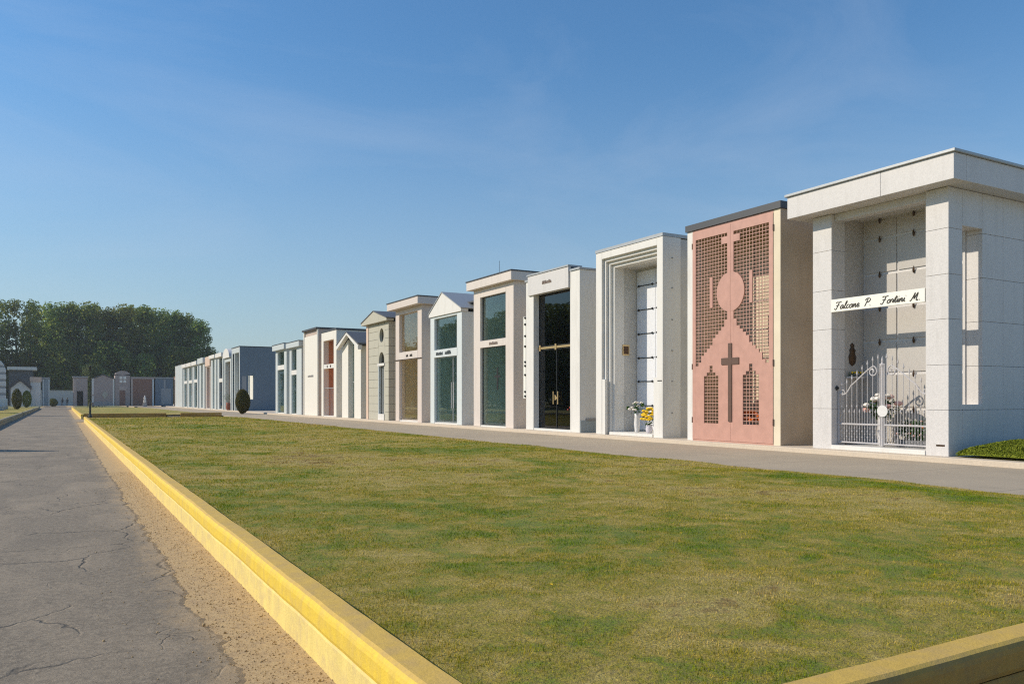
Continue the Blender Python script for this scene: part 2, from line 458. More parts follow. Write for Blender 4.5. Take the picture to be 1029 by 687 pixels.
def grass():
    Vs = []; Fs = []; base = 0
    zones = [(2.17, 5.5, 9500, .0026, .022), (5.5, 10, 5600, .0038, .022), (10, 18, 2000, .0068, .024), (18, 34, 560, .014, .027), (34, 56.8, 150, .030, .034)]
    cy, sy = math.cos(R(YAW)), math.sin(R(YAW))
    for a0, a1, dens, w, h in zones:
        n = int((a1-a0)*9.66*dens)
        x = 1.37+rng.random(n)*9.66; y = a0+rng.random(n)*(a1-a0)
        fw = y*cy+x*sy; rt = -y*sy+x*cy
        keep = (rt < fw*.70+.6)
        x = x[keep]; y = y[keep]
        p = np.array([mn.noise((a*1.7, b*1.7, 2.0))+.6*mn.noise((a*6, b*6, 5.0)) for a, b in zip(x, y)])
        keep = rng.random(len(x)) < np.clip(.80+p*.75, .12, 1)
        x = x[keep]; y = y[keep]; p = p[keep]; n = len(x)
        z = .255 - .075*np.clip((x-9.5)/1.5, 0, 1)
        z = z+np.array([mn.noise((a*.5, b*.5, 0))*.022+mn.noise((a*2.3, b*2.3, 4))*.010 for a, b in zip(x, y)])
        az = rng.random(n)*2*PI; ln = h*rng.uniform(.5,1.35,n)*(1+p*.35); tilt = rng.uniform(.15,1.25,n)
        d = np.stack([np.cos(az)*np.sin(tilt), np.sin(az)*np.sin(tilt), np.cos(tilt)],1)
        wv = np.stack([-np.sin(az), np.cos(az), np.zeros(n)],1)*(w*rng.uniform(.6,1.3,n))[:,None]
        b = np.stack([x,y,z],1)
        tip = b+d*ln[:,None]
        V = np.stack([b-wv, b+wv, tip],1).reshape(-1,3)
        Vs.append(V); Fs.append(np.arange(3*n).reshape(-1,3)+base); base += 3*n
    tag(link('mown_grass', np_mesh('mown_grass', np.concatenate(Vs), np.concatenate(Fs)), M['blade']), 'short patchy lawn grass, green and straw coloured', 'grass', kind='stuff')
grass()

# a few fallen yellow leaves
m = MB()
for x, y in ((2.62,4.15),(2.3,3.6),(3.9,7.2),(4.6,5.2),(6.1,9.3),(3.2,5.6),(7.4,8.0),(2.9,9.6)):
    a = random.random()*6; s = random.uniform(.018,.03); dx, dy = math.cos(a)*s, math.sin(a)*s
    m.add([(x-dx,y-dy,.30),(x+dy*.6,y-dx*.6,.306),(x+dx,y+dy,.302),(x-dy*.6,y+dx*.6,.309)], [(0,1,2,3)])
tag(m.build('fallen_leaves', M['petal_yellow']), 'small yellow fallen leaves lying on the lawn', 'leaves', kind='stuff')

# ------------------------------------------------------------------ yellow kerb walls
WALLP = [(1.215,-.05),(1.215,.165),(1.222,.178),(1.340,.178),(1.340,-.05)]
CAPP = [(1.205,.194),(1.198,.215),(1.198,.288),(1.204,.308),(1.216,.324),(1.234,.335),(1.345,.340),(1.353,.330),(1.353,.194)]
def kerb(name, y0, y1, step, label, along='y', base=0.0, off=0.0, group=None, z=0, grey_shade=False):
    root = empty(name, (0,0,z), 0, label, 'kerb wall', group)
    ys = np.arange(y0, y1+step*.5, step)
    ko = M['kerb_grey_shade']
    for part, prof, mats in (('wall', WALLP, [M['kerb_streaked_shade'] if along == 'x' else ko if grey_shade else M['kerb_wall']]), ('coping', CAPP, [M['kerb_streaked_shade'], M['kerb_top']] if along == 'x' else [ko, ko] if grey_shade else [M['kerb_coping'], M['kerb_top']])):
        V = []; F = []; mi = []; n = len(prof)
        for i, y in enumerate(ys):
            wx = .007*mn.noise((y*.7, 2.2, base)) + .005*mn.noise((y*3.1, 7.2, base)); wz = .003*mn.noise((y*1.1, 5.5, base))
            for px, pz in prof:
                q = px-base
                V.append((q+wx+off, y, pz+wz) if along == 'y' else (y, q+wx+off, pz+wz))
            if i:
                for k in range(n):
                    a, b = (i-1)*n+k, (i-1)*n+(k+1)%n
                    f = (a, b, b+n, a+n); F.append(f if along != 'y' else f[::-1])
                    mi.append(1 if part == 'coping' and k in (4,5) else 0)
        F.append(tuple(range(n))); F.append(tuple(len(V)-n+k for k in range(n))); mi += [0,0]
        me = bpy.data.meshes.new(part); me.from_pydata(V, [], F); me.update()
        me.polygons.foreach_set('material_index', mi)
        link(part, me, mats, root)
    return root
kerb('kerb_wall', 2.04, 33.2, .1, 'yellow painted low kerb wall along the road, long near stretch beside the lawn')
kerb('kerb_wall', 33.26, 57.0, .25, 'yellow painted low kerb wall along the road, farther stretch beyond the dark joint')
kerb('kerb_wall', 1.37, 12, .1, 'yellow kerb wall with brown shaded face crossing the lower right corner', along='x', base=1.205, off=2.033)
kerb('kerb_wall', 65.4, 128, 1.0, 'yellow kerb wall along the road past the lamp post')
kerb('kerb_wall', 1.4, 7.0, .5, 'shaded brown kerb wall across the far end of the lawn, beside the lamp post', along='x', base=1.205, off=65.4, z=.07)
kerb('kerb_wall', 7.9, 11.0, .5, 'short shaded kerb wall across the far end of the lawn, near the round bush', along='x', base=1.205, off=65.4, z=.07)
def lkerb(y0, y1, label):
    k = kerb('kerb_wall', -y1, -y0, .5, label, grey_shade=True); k.rotation_euler = (0,0,PI); k.location = (-1.63,0,0)
lkerb(-6, 78, 'shaded kerb wall on the left side of the road, near stretch')
lkerb(80, 140, 'shaded kerb wall on the left side of the road, far stretch beside the clipped shrubs')

# ------------------------------------------------------------------ lettering in pen strokes
GL = {
 'F': [[(.05,.62),(.12,.72),(.35,.70),(.62,.74)],[(.38,.70),(.30,.35),(.18,.02),(.05,.0),(.0,.1)],[(.12,.38),(.45,.42)]],
 'P': [[(.30,.70),(.22,.35),(.12,.0)],[(.05,.55),(.15,.72),(.45,.74),(.58,.58),(.45,.40),(.24,.36)]],
 'M': [[(.0,.05),(.08,.0),(.25,.40),(.34,.72),(.36,.15),(.62,.72),(.60,.1),(.70,.0),(.80,.08)]],
 'a': [[(.36,.34),(.22,.40),(.06,.22),(.10,.03),(.24,.06),(.36,.34),(.34,.06),(.46,.06)]],
 'l': [[(.0,.08),(.22,.5),(.24,.74),(.14,.6),(.10,.08),(.26,.06)]],
 'c': [[(.32,.32),(.20,.38),(.06,.2),(.12,.02),(.34,.10)]],
 'o': [[(.22,.38),(.07,.24),(.10,.04),(.26,.04),(.34,.24),(.22,.38),(.40,.34)]],
 'n': [[(.0,.06),(.10,.36),(.08,.02),(.24,.36),(.34,.32),(.32,.06),(.44,.06)]],
 'e': [[(.0,.1),(.26,.22),(.24,.38),(.10,.32),(.08,.08),(.22,.02),(.38,.12)]],
 'r': [[(.0,.06),(.12,.38),(.26,.32),(.24,.08),(.36,.06)]],
 't': [[(.0,.1),(.20,.66),(.14,.06),(.30,.06)],[(.04,.46),(.34,.50)]],
 'i': [[(.0,.08),(.13,.36),(.11,.06),(.24,.06)],[(.17,.54),(.19,.56)]],
 '.': [[(.06,.02),(.10,.04)]],
}
AD = dict(F=.60,P=.62,M=.86,a=.44,l=.26,c=.34,o=.38,n=.44,e=.36,r=.34,t=.28,i=.22)
AD['.'] = .2; AD[' '] = .5
def lettering(txt, size, y_left, z, x, parent, mat, rad=.008, slant=.28, width=1.0):
    m = MB(); px = 0
    for ch in txt:
        for st in GL.get(ch, []):
            P = []
            for i in range(len(st)-1):
                for k in range(4):
                    t = k/4; p0 = st[max(i-1,0)]; p1 = st[i]; p2 = st[i+1]; p3 = st[min(i+2,len(st)-1)]
                    q = [.5*((2*p1[j])+(-p0[j]+p2[j])*t+(2*p0[j]-5*p1[j]+4*p2[j]-p3[j])*t*t+(-p0[j]+3*p1[j]-3*p2[j]+p3[j])*t**3) for j in (0,1)]
                    P.append(q)
            P.append(st[-1])
            m.tube([(x, y_left-(px+q[0]+q[1]*slant)*size*width, z+q[1]*size) for q in P], rad, 5)
        px += AD.get(ch, .4)
    return m.build('lettering', mat, parent)
def scrawl(y_left, y_right, z, h, x, parent, mat, rad=.012, seed=1):     # lettering too small to read in the photo
    r = random.Random(seed); m = MB(); y = y_left
    while y > y_right:
        w = h*r.uniform(.35,.6)
        m.tube([(x,y,z),(x,y-w*.3,z+h*r.uniform(.7,1)),(x,y-w*.5,z+h*.1),(x,y-w*.8,z+h*r.uniform(.5,.9)),(x,y-w,z)], rad, 4)
        y -= w*1.15
    return m.build('lettering', mat, parent)

# ------------------------------------------------------------------ chapels
GRP = 'family burial chapels in the long row'
def chapel_root(label, y0, group=GRP, x=XF, z=ZT, rz=0):
    return empty('burial_chapel', (x, y0, z), rz, label, 'chapel', group)

def shell(root, W, H, D, op, mat, zt, inner=None, thick=.35, floor=.06, back=1.25):
    a, b = op
    m = MB()
    m.box(0, D, 0, a, 0, H); m.box(0, D, b, W, 0, H)
    m.box(D-.2, D, a, b, 0, H)
    m.box(0, thick, a, b, zt, H)
    m.box(thick, D-.2, a, b, H-.12, H)
    m.build('wall', mat, root, bevel=.012)
    f = MB(); f.box(.02, D-.2, a, b, 0, floor); f.build('threshold', M['white_stone'] if mat is not M['blue_granite'] else mat, root)
    if inner:
        n = MB(); e = .006
        n.box(back, back+.03, a+.022, b-.022, floor, H-.12-e)
        n.box(thick+.02, back-.01, a, a+.02, floor, H-.14); n.box(thick+.02, back-.01, b-.02, b, floor, H-.14)
        n.build('interior_wall', inner, root)

def niches(root, x, cols, rows, mat, name='grave_slab', lamp=True, gap=.03, fr=None):
    if fr:
        m = MB(); ys = [c for cc in cols for c in cc]
        m.box(x, x+.03, min(ys)-gap, max(ys)+gap, rows[0]-gap, rows[-1]+gap); m.build('niche_frame', fr, root)
    for i in range(len(rows)-1):
        for y0, y1 in cols:
            m = MB(); m.box(x-.028, x-.002, y0, y1, rows[i]+gap*.5, rows[i+1]-gap*.5)
            s = m.build(name, mat, root)
            if lamp:
                k = MB(); yc = (y0+y1)/2; zc = rows[i+1]-gap*.5
                k.lathe([(.012,0),(.02,.02),(.028,.08),(.012,.12),(.004,.16)], (x-.05, yc, zc-.06), 8); k.build('lamp', M['bronze'], s)

def slab_roof(root, W, D, zb, zt, of, os, mat, cap=None, ct=.05):
    m = MB(); m.box(-of, D+.05, -os, W+os, zb, zt); m.build('roof', mat, root, bevel=.012)
    if cap:
        c = MB(); e = .03
        c.box(-of-e, D+.08, -os-e, W+os+e, zt+.003, zt+ct); c.build('roof_edge', cap, root)

def panes(root, a, b, z0, z1, x, mat, split=None, name='window_pane', fr=None, fw=.03):
    m = MB(); m.box(x, x+.012, a+.004, b-.004, z0+.004, z1-.004); p = m.build(name, mat, root)
    if fr:
        f = MB(); e = .002
        f.box(x-.02, x+.03, a+e, a+fw, z0+e, z1-e); f.box(x-.02, x+.03, b-fw, b-e, z0+e, z1-e)
        f.box(x-.02, x+.03, a+fw, b-fw, z0+e, z0+fw); f.box(x-.02, x+.03, a+fw, b-fw, z1-fw, z1-e)
        if split: f.box(x-.022, x+.032, split-fw*.6, split+fw*.6, z0+fw, z1-fw)
        f.build('frame', fr, p)
    return p

def vase_flowers(label, loc, h, r, vm, petals, n=14, leaves=60, spread=(.18,.18,.14), seed=1, name='flower_vase', cat='flowers', fs=.035):
    root = empty(name, loc, 0, label, cat)
    m = MB(); m.lathe([(r*.6,0),(r*.75,h*.05),(r,h*.45),(r*.8,h*.8),(r*.9,h)], (0,0,0), 14); m.build('vase' if name == 'flower_vase' else 'pot', vm, root, smooth=True)
    r_ = random.Random(seed)
    cz = h+spread[2]*.8
    g = MB(); g.leaves((0,0,cz), spread, leaves, .10, seed)
    for k in range(6): g.tube([(0,0,h*.8),(r_.uniform(-1,1)*spread[0]*.6, r_.uniform(-1,1)*spread[1]*.6, cz)], .004, 4)
    f = g; nl = 1
    for k in range(n):
        t = r_.random()*2*PI; u = r_.uniform(-.3,1); q = math.sqrt(max(0,1-u*u))
        c = (math.cos(t)*q*spread[0], math.sin(t)*q*spread[1], cz+u*spread[2]); f.cur = 1+k % len(petals)
        s = fs*r_.uniform(.7,1.2)
        f.lathe([(s*.3,-s*.5),(s*.9,-s*.2),(s,.1*s),(s*.6,.5*s),(s*.15,.6*s)], c, 7)
    f.build('bouquet', [M['leaf']]+petals, root)
    return root

# ---- the big white granite chapel at the right
def chapel_granite():
    c = chapel_root('white granite chapel with broad flat roof and low white iron gate, nearest of the row', 9.66)
    W, H, D = 3.34, 5.47, 3.7
    core = MB()
    jz = [.0, .94, 1.86, 2.79, 3.70, 4.63, 5.465]
    # front piers, built course by course so the joints are real
    g = .006
    for i in range(6):
        z0, z1 = jz[i]+(g/2 if i else 0), jz[i+1]-g/2
        core.box(0, .47, 0, .49, z0, z1); core.box(0, .47, 2.81, 3.34, z0, z1)
    xs = [.47+g, 1.18, 1.95, 2.75, 3.5]
    for k in range(4):
        for i in range(6):
            z0, z1 = jz[i]+(g/2 if i else 0), jz[i+1]-g/2; x0, x1 = xs[k], xs[k+1]-g
            core.box(x0, x1, 3.09, 3.34, z0, z1)
            if k == 0:
                if i == 0: core.box(x0, x1, 0, .37, z0, z1)
                elif i == 1: core.box(x0, x1, 0, .37, z0, 1.05)
                elif i == 5: core.box(x0, x1, 0, .37, 4.72, z1)
            else: core.box(x0, x1, 0, .37, z0, z1)
    core.box(3.5, D, 0, 3.34, 0, 5.465)
    core.build('wall', M['white_granite'], c, bevel=.006)
    j = MB()
    j.box(.02, .455, .02, .47, .01, 5.45); j.box(.02, .455, 2.83, 3.32, .01, 5.45)
    j.box(1.2, 3.55, .02, .35, .01, 5.45); j.box(.45, 3.55, 3.11, 3.32, .01, 5.45)
    j.build('joint_core', M['joint'], c)
    inn = MB(); inn.box(.475, 1.148, 2.81, 3.088, .12, 5.46); inn.build('interior_wall', M['slab_granite'], c)
    li = MB(); li.box(.10, .34, .49, 2.81, 5.30, 5.468); li.build('lintel', M['white_granite'], c, bevel=.006)
    ce = MB(); ce.box(.345, 3.49, .375, 3.08, 5.40, 5.467); ce.build('ceiling', M['white_granite'], c)
    fl = MB(); fl.box(-.02, 1.14, .49, 2.81, 0, .10); fl.build('threshold', M['white_stone'], c, bevel=.01)
    m = MB(); m.box(-.44, -.02, -.38, 1.22, 5.472, 5.99); m.box(-.44, -.02, 1.226, 3.72, 5.472, 5.99); m.box(-.017, D+.2, -.38, 3.72, 5.472, 5.99)
    m.build('roof', M['white_granite'], c, bevel=.008)
    m = MB(); m.box(-.49, D+.25, -.43, 3.77, 5.995, 6.055); m.build('roof_edge', M['grey_cap'], c, bevel=.01)
    rows = [.14, .95, 1.76, 2.52, 3.31, 4.10, 4.93, 5.55]
    rows[-1] = 5.38
    niches(c, 1.15, [(.42,1.05),(1.10,1.89),(1.94,2.76)], rows, M['slab_granite'], gap=.07, fr=M['white_granite'])
    b = MB(); b.box(.02, .10, .492, 2.838, 3.18, 3.46)
    b = MB(); b.box(-.012, .05, .50, 2.815, 3.18, 3.47); sg = b.build('name_board', M['white_board'], c, bevel=.004)
    lettering('Falcone P.  Fortini M.', .225, 2.72, 3.235, -.018, sg, M['ink'], .0085, .3, 1.03)
    pl = MB(); pl.box(-.006, .01, .08, .26, .20, .235); pl.build('name_plate', M['bronze'], c)
    # gate: two leaves with S-scroll tops
    gx = .22
    def spiral(cy, cz, r0, turns, sgn, a0):
        return [(gx, cy+sgn*r0*(1-.8*i/26)*math.cos(a0+turns*2*PI*i/26), cz+r0*(1-.8*i/26)*math.sin(a0+turns*2*PI*i/26)) for i in range(27)]
    for side in (0, 1):
        yo, yi = (2.78, 1.70) if side == 0 else (.52, 1.60)
        s = 1 if side == 0 else -1
        L = abs(yo-yi); Y = lambda t: yo - s*t*L
        m = MB()
        top = lambda t: 1.34 + .60*(3*t*t-2*t**3)
        m.tube([(gx,yo,.14),(gx,yo,1.36)], .021, 6)
        m.tube([(gx,yi,.14),(gx,yi,1.95)], .018, 6)
        m.tube([(gx,yo,.17),(gx,yi,.17)], .018, 6); m.tube([(gx,yo,.59),(gx,yi,.59)], .021, 6)
        m.tube([(gx,Y(t/20),top(t/20)-.10*math.sin(PI*min(1,t/6)) if t < 6 else top(t/20)) for t in range(0,18)], .017, 6)
        m.tube(spiral(Y(.82), 1.78, .125, 1.35, s, PI/2), .015, 5)
        m.tube(spiral(Y(.09), 1.33, .07, 1.2, -s, -PI/2), .012, 5)
        nb = 8
        for k in range(nb):
            t = (k+.6)/nb; y = Y(t); ht = top(t)+.13
            m.tube([(gx,y,.17),(gx,y,ht)], .0075, 5)
            m.lathe([(.006,0),(.02,.035),(.004,.12)], (gx,y,ht-.02), 6)
            for zk in (.30,.43): m.lathe([(.008,-.02),(.017,0),(.008,.02)], (gx,y,zk), 6)
            for zk in (1.0,): m.lathe([(.008,-.03),(.018,0),(.008,.03)], (gx,y,zk), 6)
            y2 = Y(t-.5/nb)
            m.tube([(gx,y2,.17),(gx,y2,.86)], .0055, 5); m.lathe([(.006,0),(.018,.03),(.003,.1)], (gx,y2,.84), 6)
            for zk in (.24,.37,.5): m.lathe([(.008,-.015),(.014,0),(.008,.015)], (gx,y2,zk), 6)
        m.build('gate_leaf', M['white_iron'], c)
    m = MB(); m.tube([(gx,1.65,.12),(gx,1.65,1.89)], .026, 8); m.lathe([(.03,0),(.045,.04),(.02,.10),(.026,.14),(.004,.24)], (gx,1.65,1.88), 8)
    m.build('gate_post', M['white_iron'], c)
    m = MB(); m.prism(circle(1.62, .90, .13, .13, 20), gx-.045, gx-.03); m.build('lock_plate', M['ceramic'], c)
    m = MB(); m.lathe([(.02,-.05),(.055,0),(.02,.05)], (gx-.05, 2.80, 1.42), 8); m.build('gate_hinge', M['black_iron'], c)
    # bronze relief and flower shelf on the left inner wall
    m = MB(); m.lathe([(.0,-.22),(.10,-.15),(.13,0),(.08,.10),(.11,.16),(.05,.22),(.07,.28),(.0,.34)], (0,0,0), 12)
    o = m.build('wall_relief', M['bronze'], None, smooth=True); o.location = (XF+.72, 9.66+2.80, ZT+2.16); o.scale = (1,.45,1)
    tag(o, 'dark bronze relief fixed to the inner left wall of the granite chapel', 'relief')
    m = MB(); m.box(.50, .95, 2.62, 2.808, 1.66, 1.69); sh_ = m.build('shelf', M['white_granite'], c)
    root = empty('shelf_flowers', (XF+.72, 9.66+2.70, ZT+1.69), 0, 'row of small green plants on the stone shelf below the bronze relief', 'flowers')
    g_ = MB(); g_.leaves((0,0,.06), (.24,.09,.08), 70, .07, 4); g_.cur = 1
    for k in range(5): g_.lathe([(.01,-.02),(.03,0),(.01,.02)], (-.2+k*.1,-.05,.10), 6)
    g_.build('plants', [M['leaf'], M['petal_yellow']], root)
    return c
chapel_granite()
GX, GY = XF, 9.66
vase_flowers('tall vase of white and pink roses behind the lock plate of the white gate', (GX+.50,GY+1.86,ZT+.10), .66, .10, M['ceramic'], [M['petal_white'],M['petal_pink'],M['petal_white']], 14, 260, (.26,.38,.28), 3, fs=.085)
vase_flowers('vase of green sprigs with one tall red spike behind the left gate leaf', (GX+.80,GY+2.12,ZT+.10), .62, .08, M['slab_granite'], [M['petal_red']], 4, 90, (.16,.18,.24), 9, fs=.04)
pt = empty('planter', (GX+.78, GY+.98, ZT+.10), 0, 'low trough of green plants and small mixed blooms behind the right gate leaf', 'planter')
m = MB(); m.box(-.18,.18,-.62,.62,0,.16); m.build('trough', M['slate'], pt, bevel=.01)
m = MB(); m.leaves((0,0,.36), (.24,.66,.30), 900, .10, 12); 
for k in range(26):
    m.cur = 1 + k % 3
    m.lathe([(.01,-.02),(.035,0),(.012,.025)], (random.uniform(-.24,.02), random.uniform(-.6,.6), random.uniform(.25,.62)), 7)
m.build('plants', [M['leaf'],M['petal_orange'],M['petal_white'],M['petal_pink']], pt)

# ---- the chapel with the rose red lattice doors
def chapel_lattice():
    c = chapel_root('cream plastered chapel with rose red lattice doors, church outline and dark cross', 13.97)
    W, H, D = 3.39, 5.92, 3.0
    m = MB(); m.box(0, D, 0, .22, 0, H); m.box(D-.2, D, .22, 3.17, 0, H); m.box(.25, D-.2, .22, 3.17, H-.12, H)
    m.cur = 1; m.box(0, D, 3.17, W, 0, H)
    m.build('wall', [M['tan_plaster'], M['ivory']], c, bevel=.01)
    m = MB(); m.box(-.012, -.002, .003, .222, .0, H-.003); m.build('pilaster', M['cream_plaster'], c)
    m = MB(); m.box(-.012, -.002, 3.168, W-.003, .0, H-.003); m.build('pilaster', M['white_stone'], c)
    m = MB(); m.box(-.06, D+.05, -.04, W+.04, H+.003, 6.10); m.build('roof', M['dark_cap'], c)
    m = MB(); m.box(1.38, 1.40, .225, 3.165, .08, H-.13); m.box(.3, 1.37, 3.13, 3.165, .08, H-.13); m.box(.3, 1.37, .225, .26, .08, H-.13)
    m.build('interior_wall', M['cream_plaster'], c)
    m = MB(); m.box(.03, D-.21, .225, 3.165, 0, .06); m.build('threshold', M['terrace'], c)
    n = MB()
    for z in (1.5, 2.3, 3.1, 3.9, 4.7): n.box(1.35, 1.378, .3, 3.1, z, z+.02)
    for y in (1.2, 2.15): n.box(1.352, 1.377, y, y+.02, .1, 5.6)
    n.build('niche_joints', M['joint'], c)
    n = MB(); n.box(1.31, 1.348, .72, .76, 2.9, 3.75); n.build('niche_rail', M['bronze'], c)
    z0, z1 = .04, 5.85; cy = 1.695; cw, chh = .1085, .0935
    for side in (1, -1):
        mm = MB()
        Yd = lambda d0, d1: (cy+d0, cy+d1) if side > 0 else (cy-d1, cy-d0)
        xs, xe = -.03, .008
        dm = 1.465
        mm.box(xs, xe, *Yd(dm-.13, dm), z0, z1)                     # outer stile
        mm.box(xs, xe, *Yd(.004, .115), z0, z1)                     # centre stile
        ncol = 11; nrow = int((5.66-.40)/chh)
        d0 = .115; step = (dm-.13-.115)/ncol
        mm.box(xs, xe, *Yd(d0, d0+ncol*step), z0, .40)              # bottom rail
        mm.box(xs, xe, *Yd(d0, d0+ncol*step), .40+nrow*chh, z1)     # top rail
        def solid(i, j):
            d = d0+(i+.5)*step; z = .40+(j+.5)*chh
            roofz = 2.02+1.30*(1-(d-.115)/1.24)
            if z < roofz:
                di = 3 <= i <= 7
                if di and z < 1.84 and z > .46: return False
                if 4 <= i <= 6 and 1.84 <= z < 1.94: return False
                if i == 5 and 1.94 <= z < 2.04: return False
                return True
            if 5.36 < z < 5.52 and d < .33: return True
            if 3.71 < z < 4.50 and i == 5: return True
            return False
        for j in range(nrow):
            i = 0
            while i < ncol:
                if solid(i, j):
                    k = i
                    while k < ncol and solid(k, j): k += 1
                    mm.box(xs+.001, xe-.001, *Yd(d0+i*step, d0+k*step), .40+j*chh, .40+(j+1)*chh); i = k
                else: i += 1
        for i in range(1, ncol):
            d = d0+i*step; mm.box(xs+.016, xe-.016, *Yd(d-.007, d+.007), .40, .40+nrow*chh)
        for j in range(1, nrow):
            z = .40+j*chh; mm.box(xs+.015, xe-.017, *Yd(d0, d0+ncol*step), z-.007, z+.007)
        # half of the disc
        n_ = 24; P = [(cy+side*.004, 4.04+.56)]
        for q in range(n_+1):
            t = PI/2-PI*q/n_; P.append((cy+side*(.004+.50*math.cos(t)), 4.04+.53*math.sin(t)))
        if side < 0: P = P[::-1]
        mm.prism(P[1:] if side > 0 else P[:-1], xs-.004, xe+.004)
        leaf = mm.build('door_leaf', M['red_steel'], c)
        for z in (.5, 2.0, 5.4):
            h = MB(); h.tube([(-.03, cy+side*1.475, z), (-.03, cy+side*1.475, z+.16)], .018, 6); h.build('hinge', M['brown_steel'], leaf)
    m = MB(); m.box(-.015, .02, .222, 3.168, .0, .038); m.build('door_sill', M['red_steel'], c)
    m = MB(); m.box(-.015,.02,.222,3.168,5.853,5.915); m.build('door_head', M['red_steel'], c)
    m = MB(); m.box(-.052, -.036, cy-.065, cy+.065, .56, 2.66); m.box(-.051, -.0365, cy-.32, cy-.066, 2.09, 2.27); m.box(-.051, -.0365, cy+.066, cy+.32, 2.09, 2.27)
    m.build('cross', M['brown_steel'], c)
    return c
chapel_lattice()
vase_flowers('pot of orange flowers seen through the right lattice window of the red doors', (XF+.30,13.97+1.28,ZT+.06), .46, .16, M['grey_granite'], [M['petal_orange']], 40, 30, (.17,.30,.17), 5, name='flower_pot', fs=.075)

# ---- white chapel with the stepped frame
def chapel_stepped():
    c = chapel_root('white stone chapel with stepped recessed frame, open front and bronze plaque', 18.45)
    W, H, D = 3.41, 6.03, 2.9
    m = MB()
    m.box(0, .70, 0, .27, 0, H); m.box(0, .70, 3.08, W, 0, H); m.box(0, .70, .27, 3.08, 5.80, H)
    for k in range(3):
        a, b, t = .27+.1*k, 3.08-.1*k, 5.80-.1*k
        x = .10*(k+1)
        m.box(x, .70, a, a+.1, 0, t); m.box(x, .70, b-.1, b, 0, t); m.box(x, .70, a+.1, b-.1, t-.1, t)
    m.build('wall', M['white_stone'], c, bevel=.008)
    for y0, y1 in ((.272,.44),(2.91,3.078)):
        m = MB(); m.box(.012, .098, y0, y1, 0, 1.82); m.build('plinth_block', M['white_stone'], c, bevel=.006)
    m = MB(); m.box(.705, D, .02, .55, 0, H-.03); m.box(.705, D, 2.80, W-.02, 0, H-.03); m.box(1.27, D, .55, 2.80, 0, H-.03); m.box(.705, 1.265, .55, 2.80, 5.5, H-.03)
    m.build('rear_wall', M['grey_plaster'], c)
    m = MB(); m.box(.08, 1.26, .575, 2.775, 0, .09); m.build('threshold', M['white_stone'], c, bevel=.008)
    m = MB(); m.box(-.02, D+.04, -.015, W+.015, H+.003, H+.10); m.build('roof', M['grey_cap'], c)
    rows = [.14, .95, 1.75, 2.53, 3.33, 4.13, 4.93, 5.42]
    for i in range(len(rows)-1):
        for y0, y1 in ((.575,1.82),(1.84,2.775)):
            q = MB(); q.box(1.235, 1.262, y0, y1, rows[i]+.008, rows[i+1]-.008); s = q.build('grave_slab', M['slab_marble'], c)
            if i in (0,): continue
            r_ = MB(); z = rows[i]
            r_.tube([(1.215,y0+.13,z),(1.215,y1-.12,z)], .014, 6)
            for y in (y0+.12, y1-.11): r_.lathe([(.01,-.04),(.045,-.01),(.045,.01),(.01,.04)], (1.215,y,z), 8)
            r_.build('rail', M['black_iron'], s)
    m = MB()
    for z in (.55, 1.5, 2.45, 3.4, 4.4, 5.4): m.prism(circle(0,0,.03,.03,8), 0, .01)
    # plaque on the left inner wall
    m = MB(); m.box(.62, .90, 2.755, 2.772, 2.62, 2.97); p = m.build('plaque', M['gold'], c)
    q = MB(); q.box(.66, .86, 2.745, 2.7545, 2.66, 2.92); q.build('icon', M['bronze'], p)
    for z in (.75, 1.7, 2.62, 3.55, 4.5, 5.4):
        m = MB(); m.lathe([(.03,-.012),(.03,.012)], (.36,-.004,z), 8); m.build('wall_stud', M['joint'], c)
    m = MB(); m.box(-.006, .002, .04, .24, 1.70, 1.73); m.build('inscription_rail', M['black_iron'], c)
    return c
chapel_stepped()
vase_flowers('slim pale vase with white and dark flowers inside the stepped white chapel', (XF+.70,18.45+2.10,ZT+.09), .62, .10, M['ceramic'], [M['petal_white'],M['petal_white'],M['leaf']], 16, 90, (.30,.30,.20), 21, fs=.055)
vase_flowers('white pot of bright yellow flowers beside the right pier of the stepped white chapel', (XF+.60,18.45+1.36,ZT+.09), .26, .12, M['cellophane'], [M['petal_yellow']], 46, 110, (.22,.24,.30), 22, name='flower_pot', fs=.065)

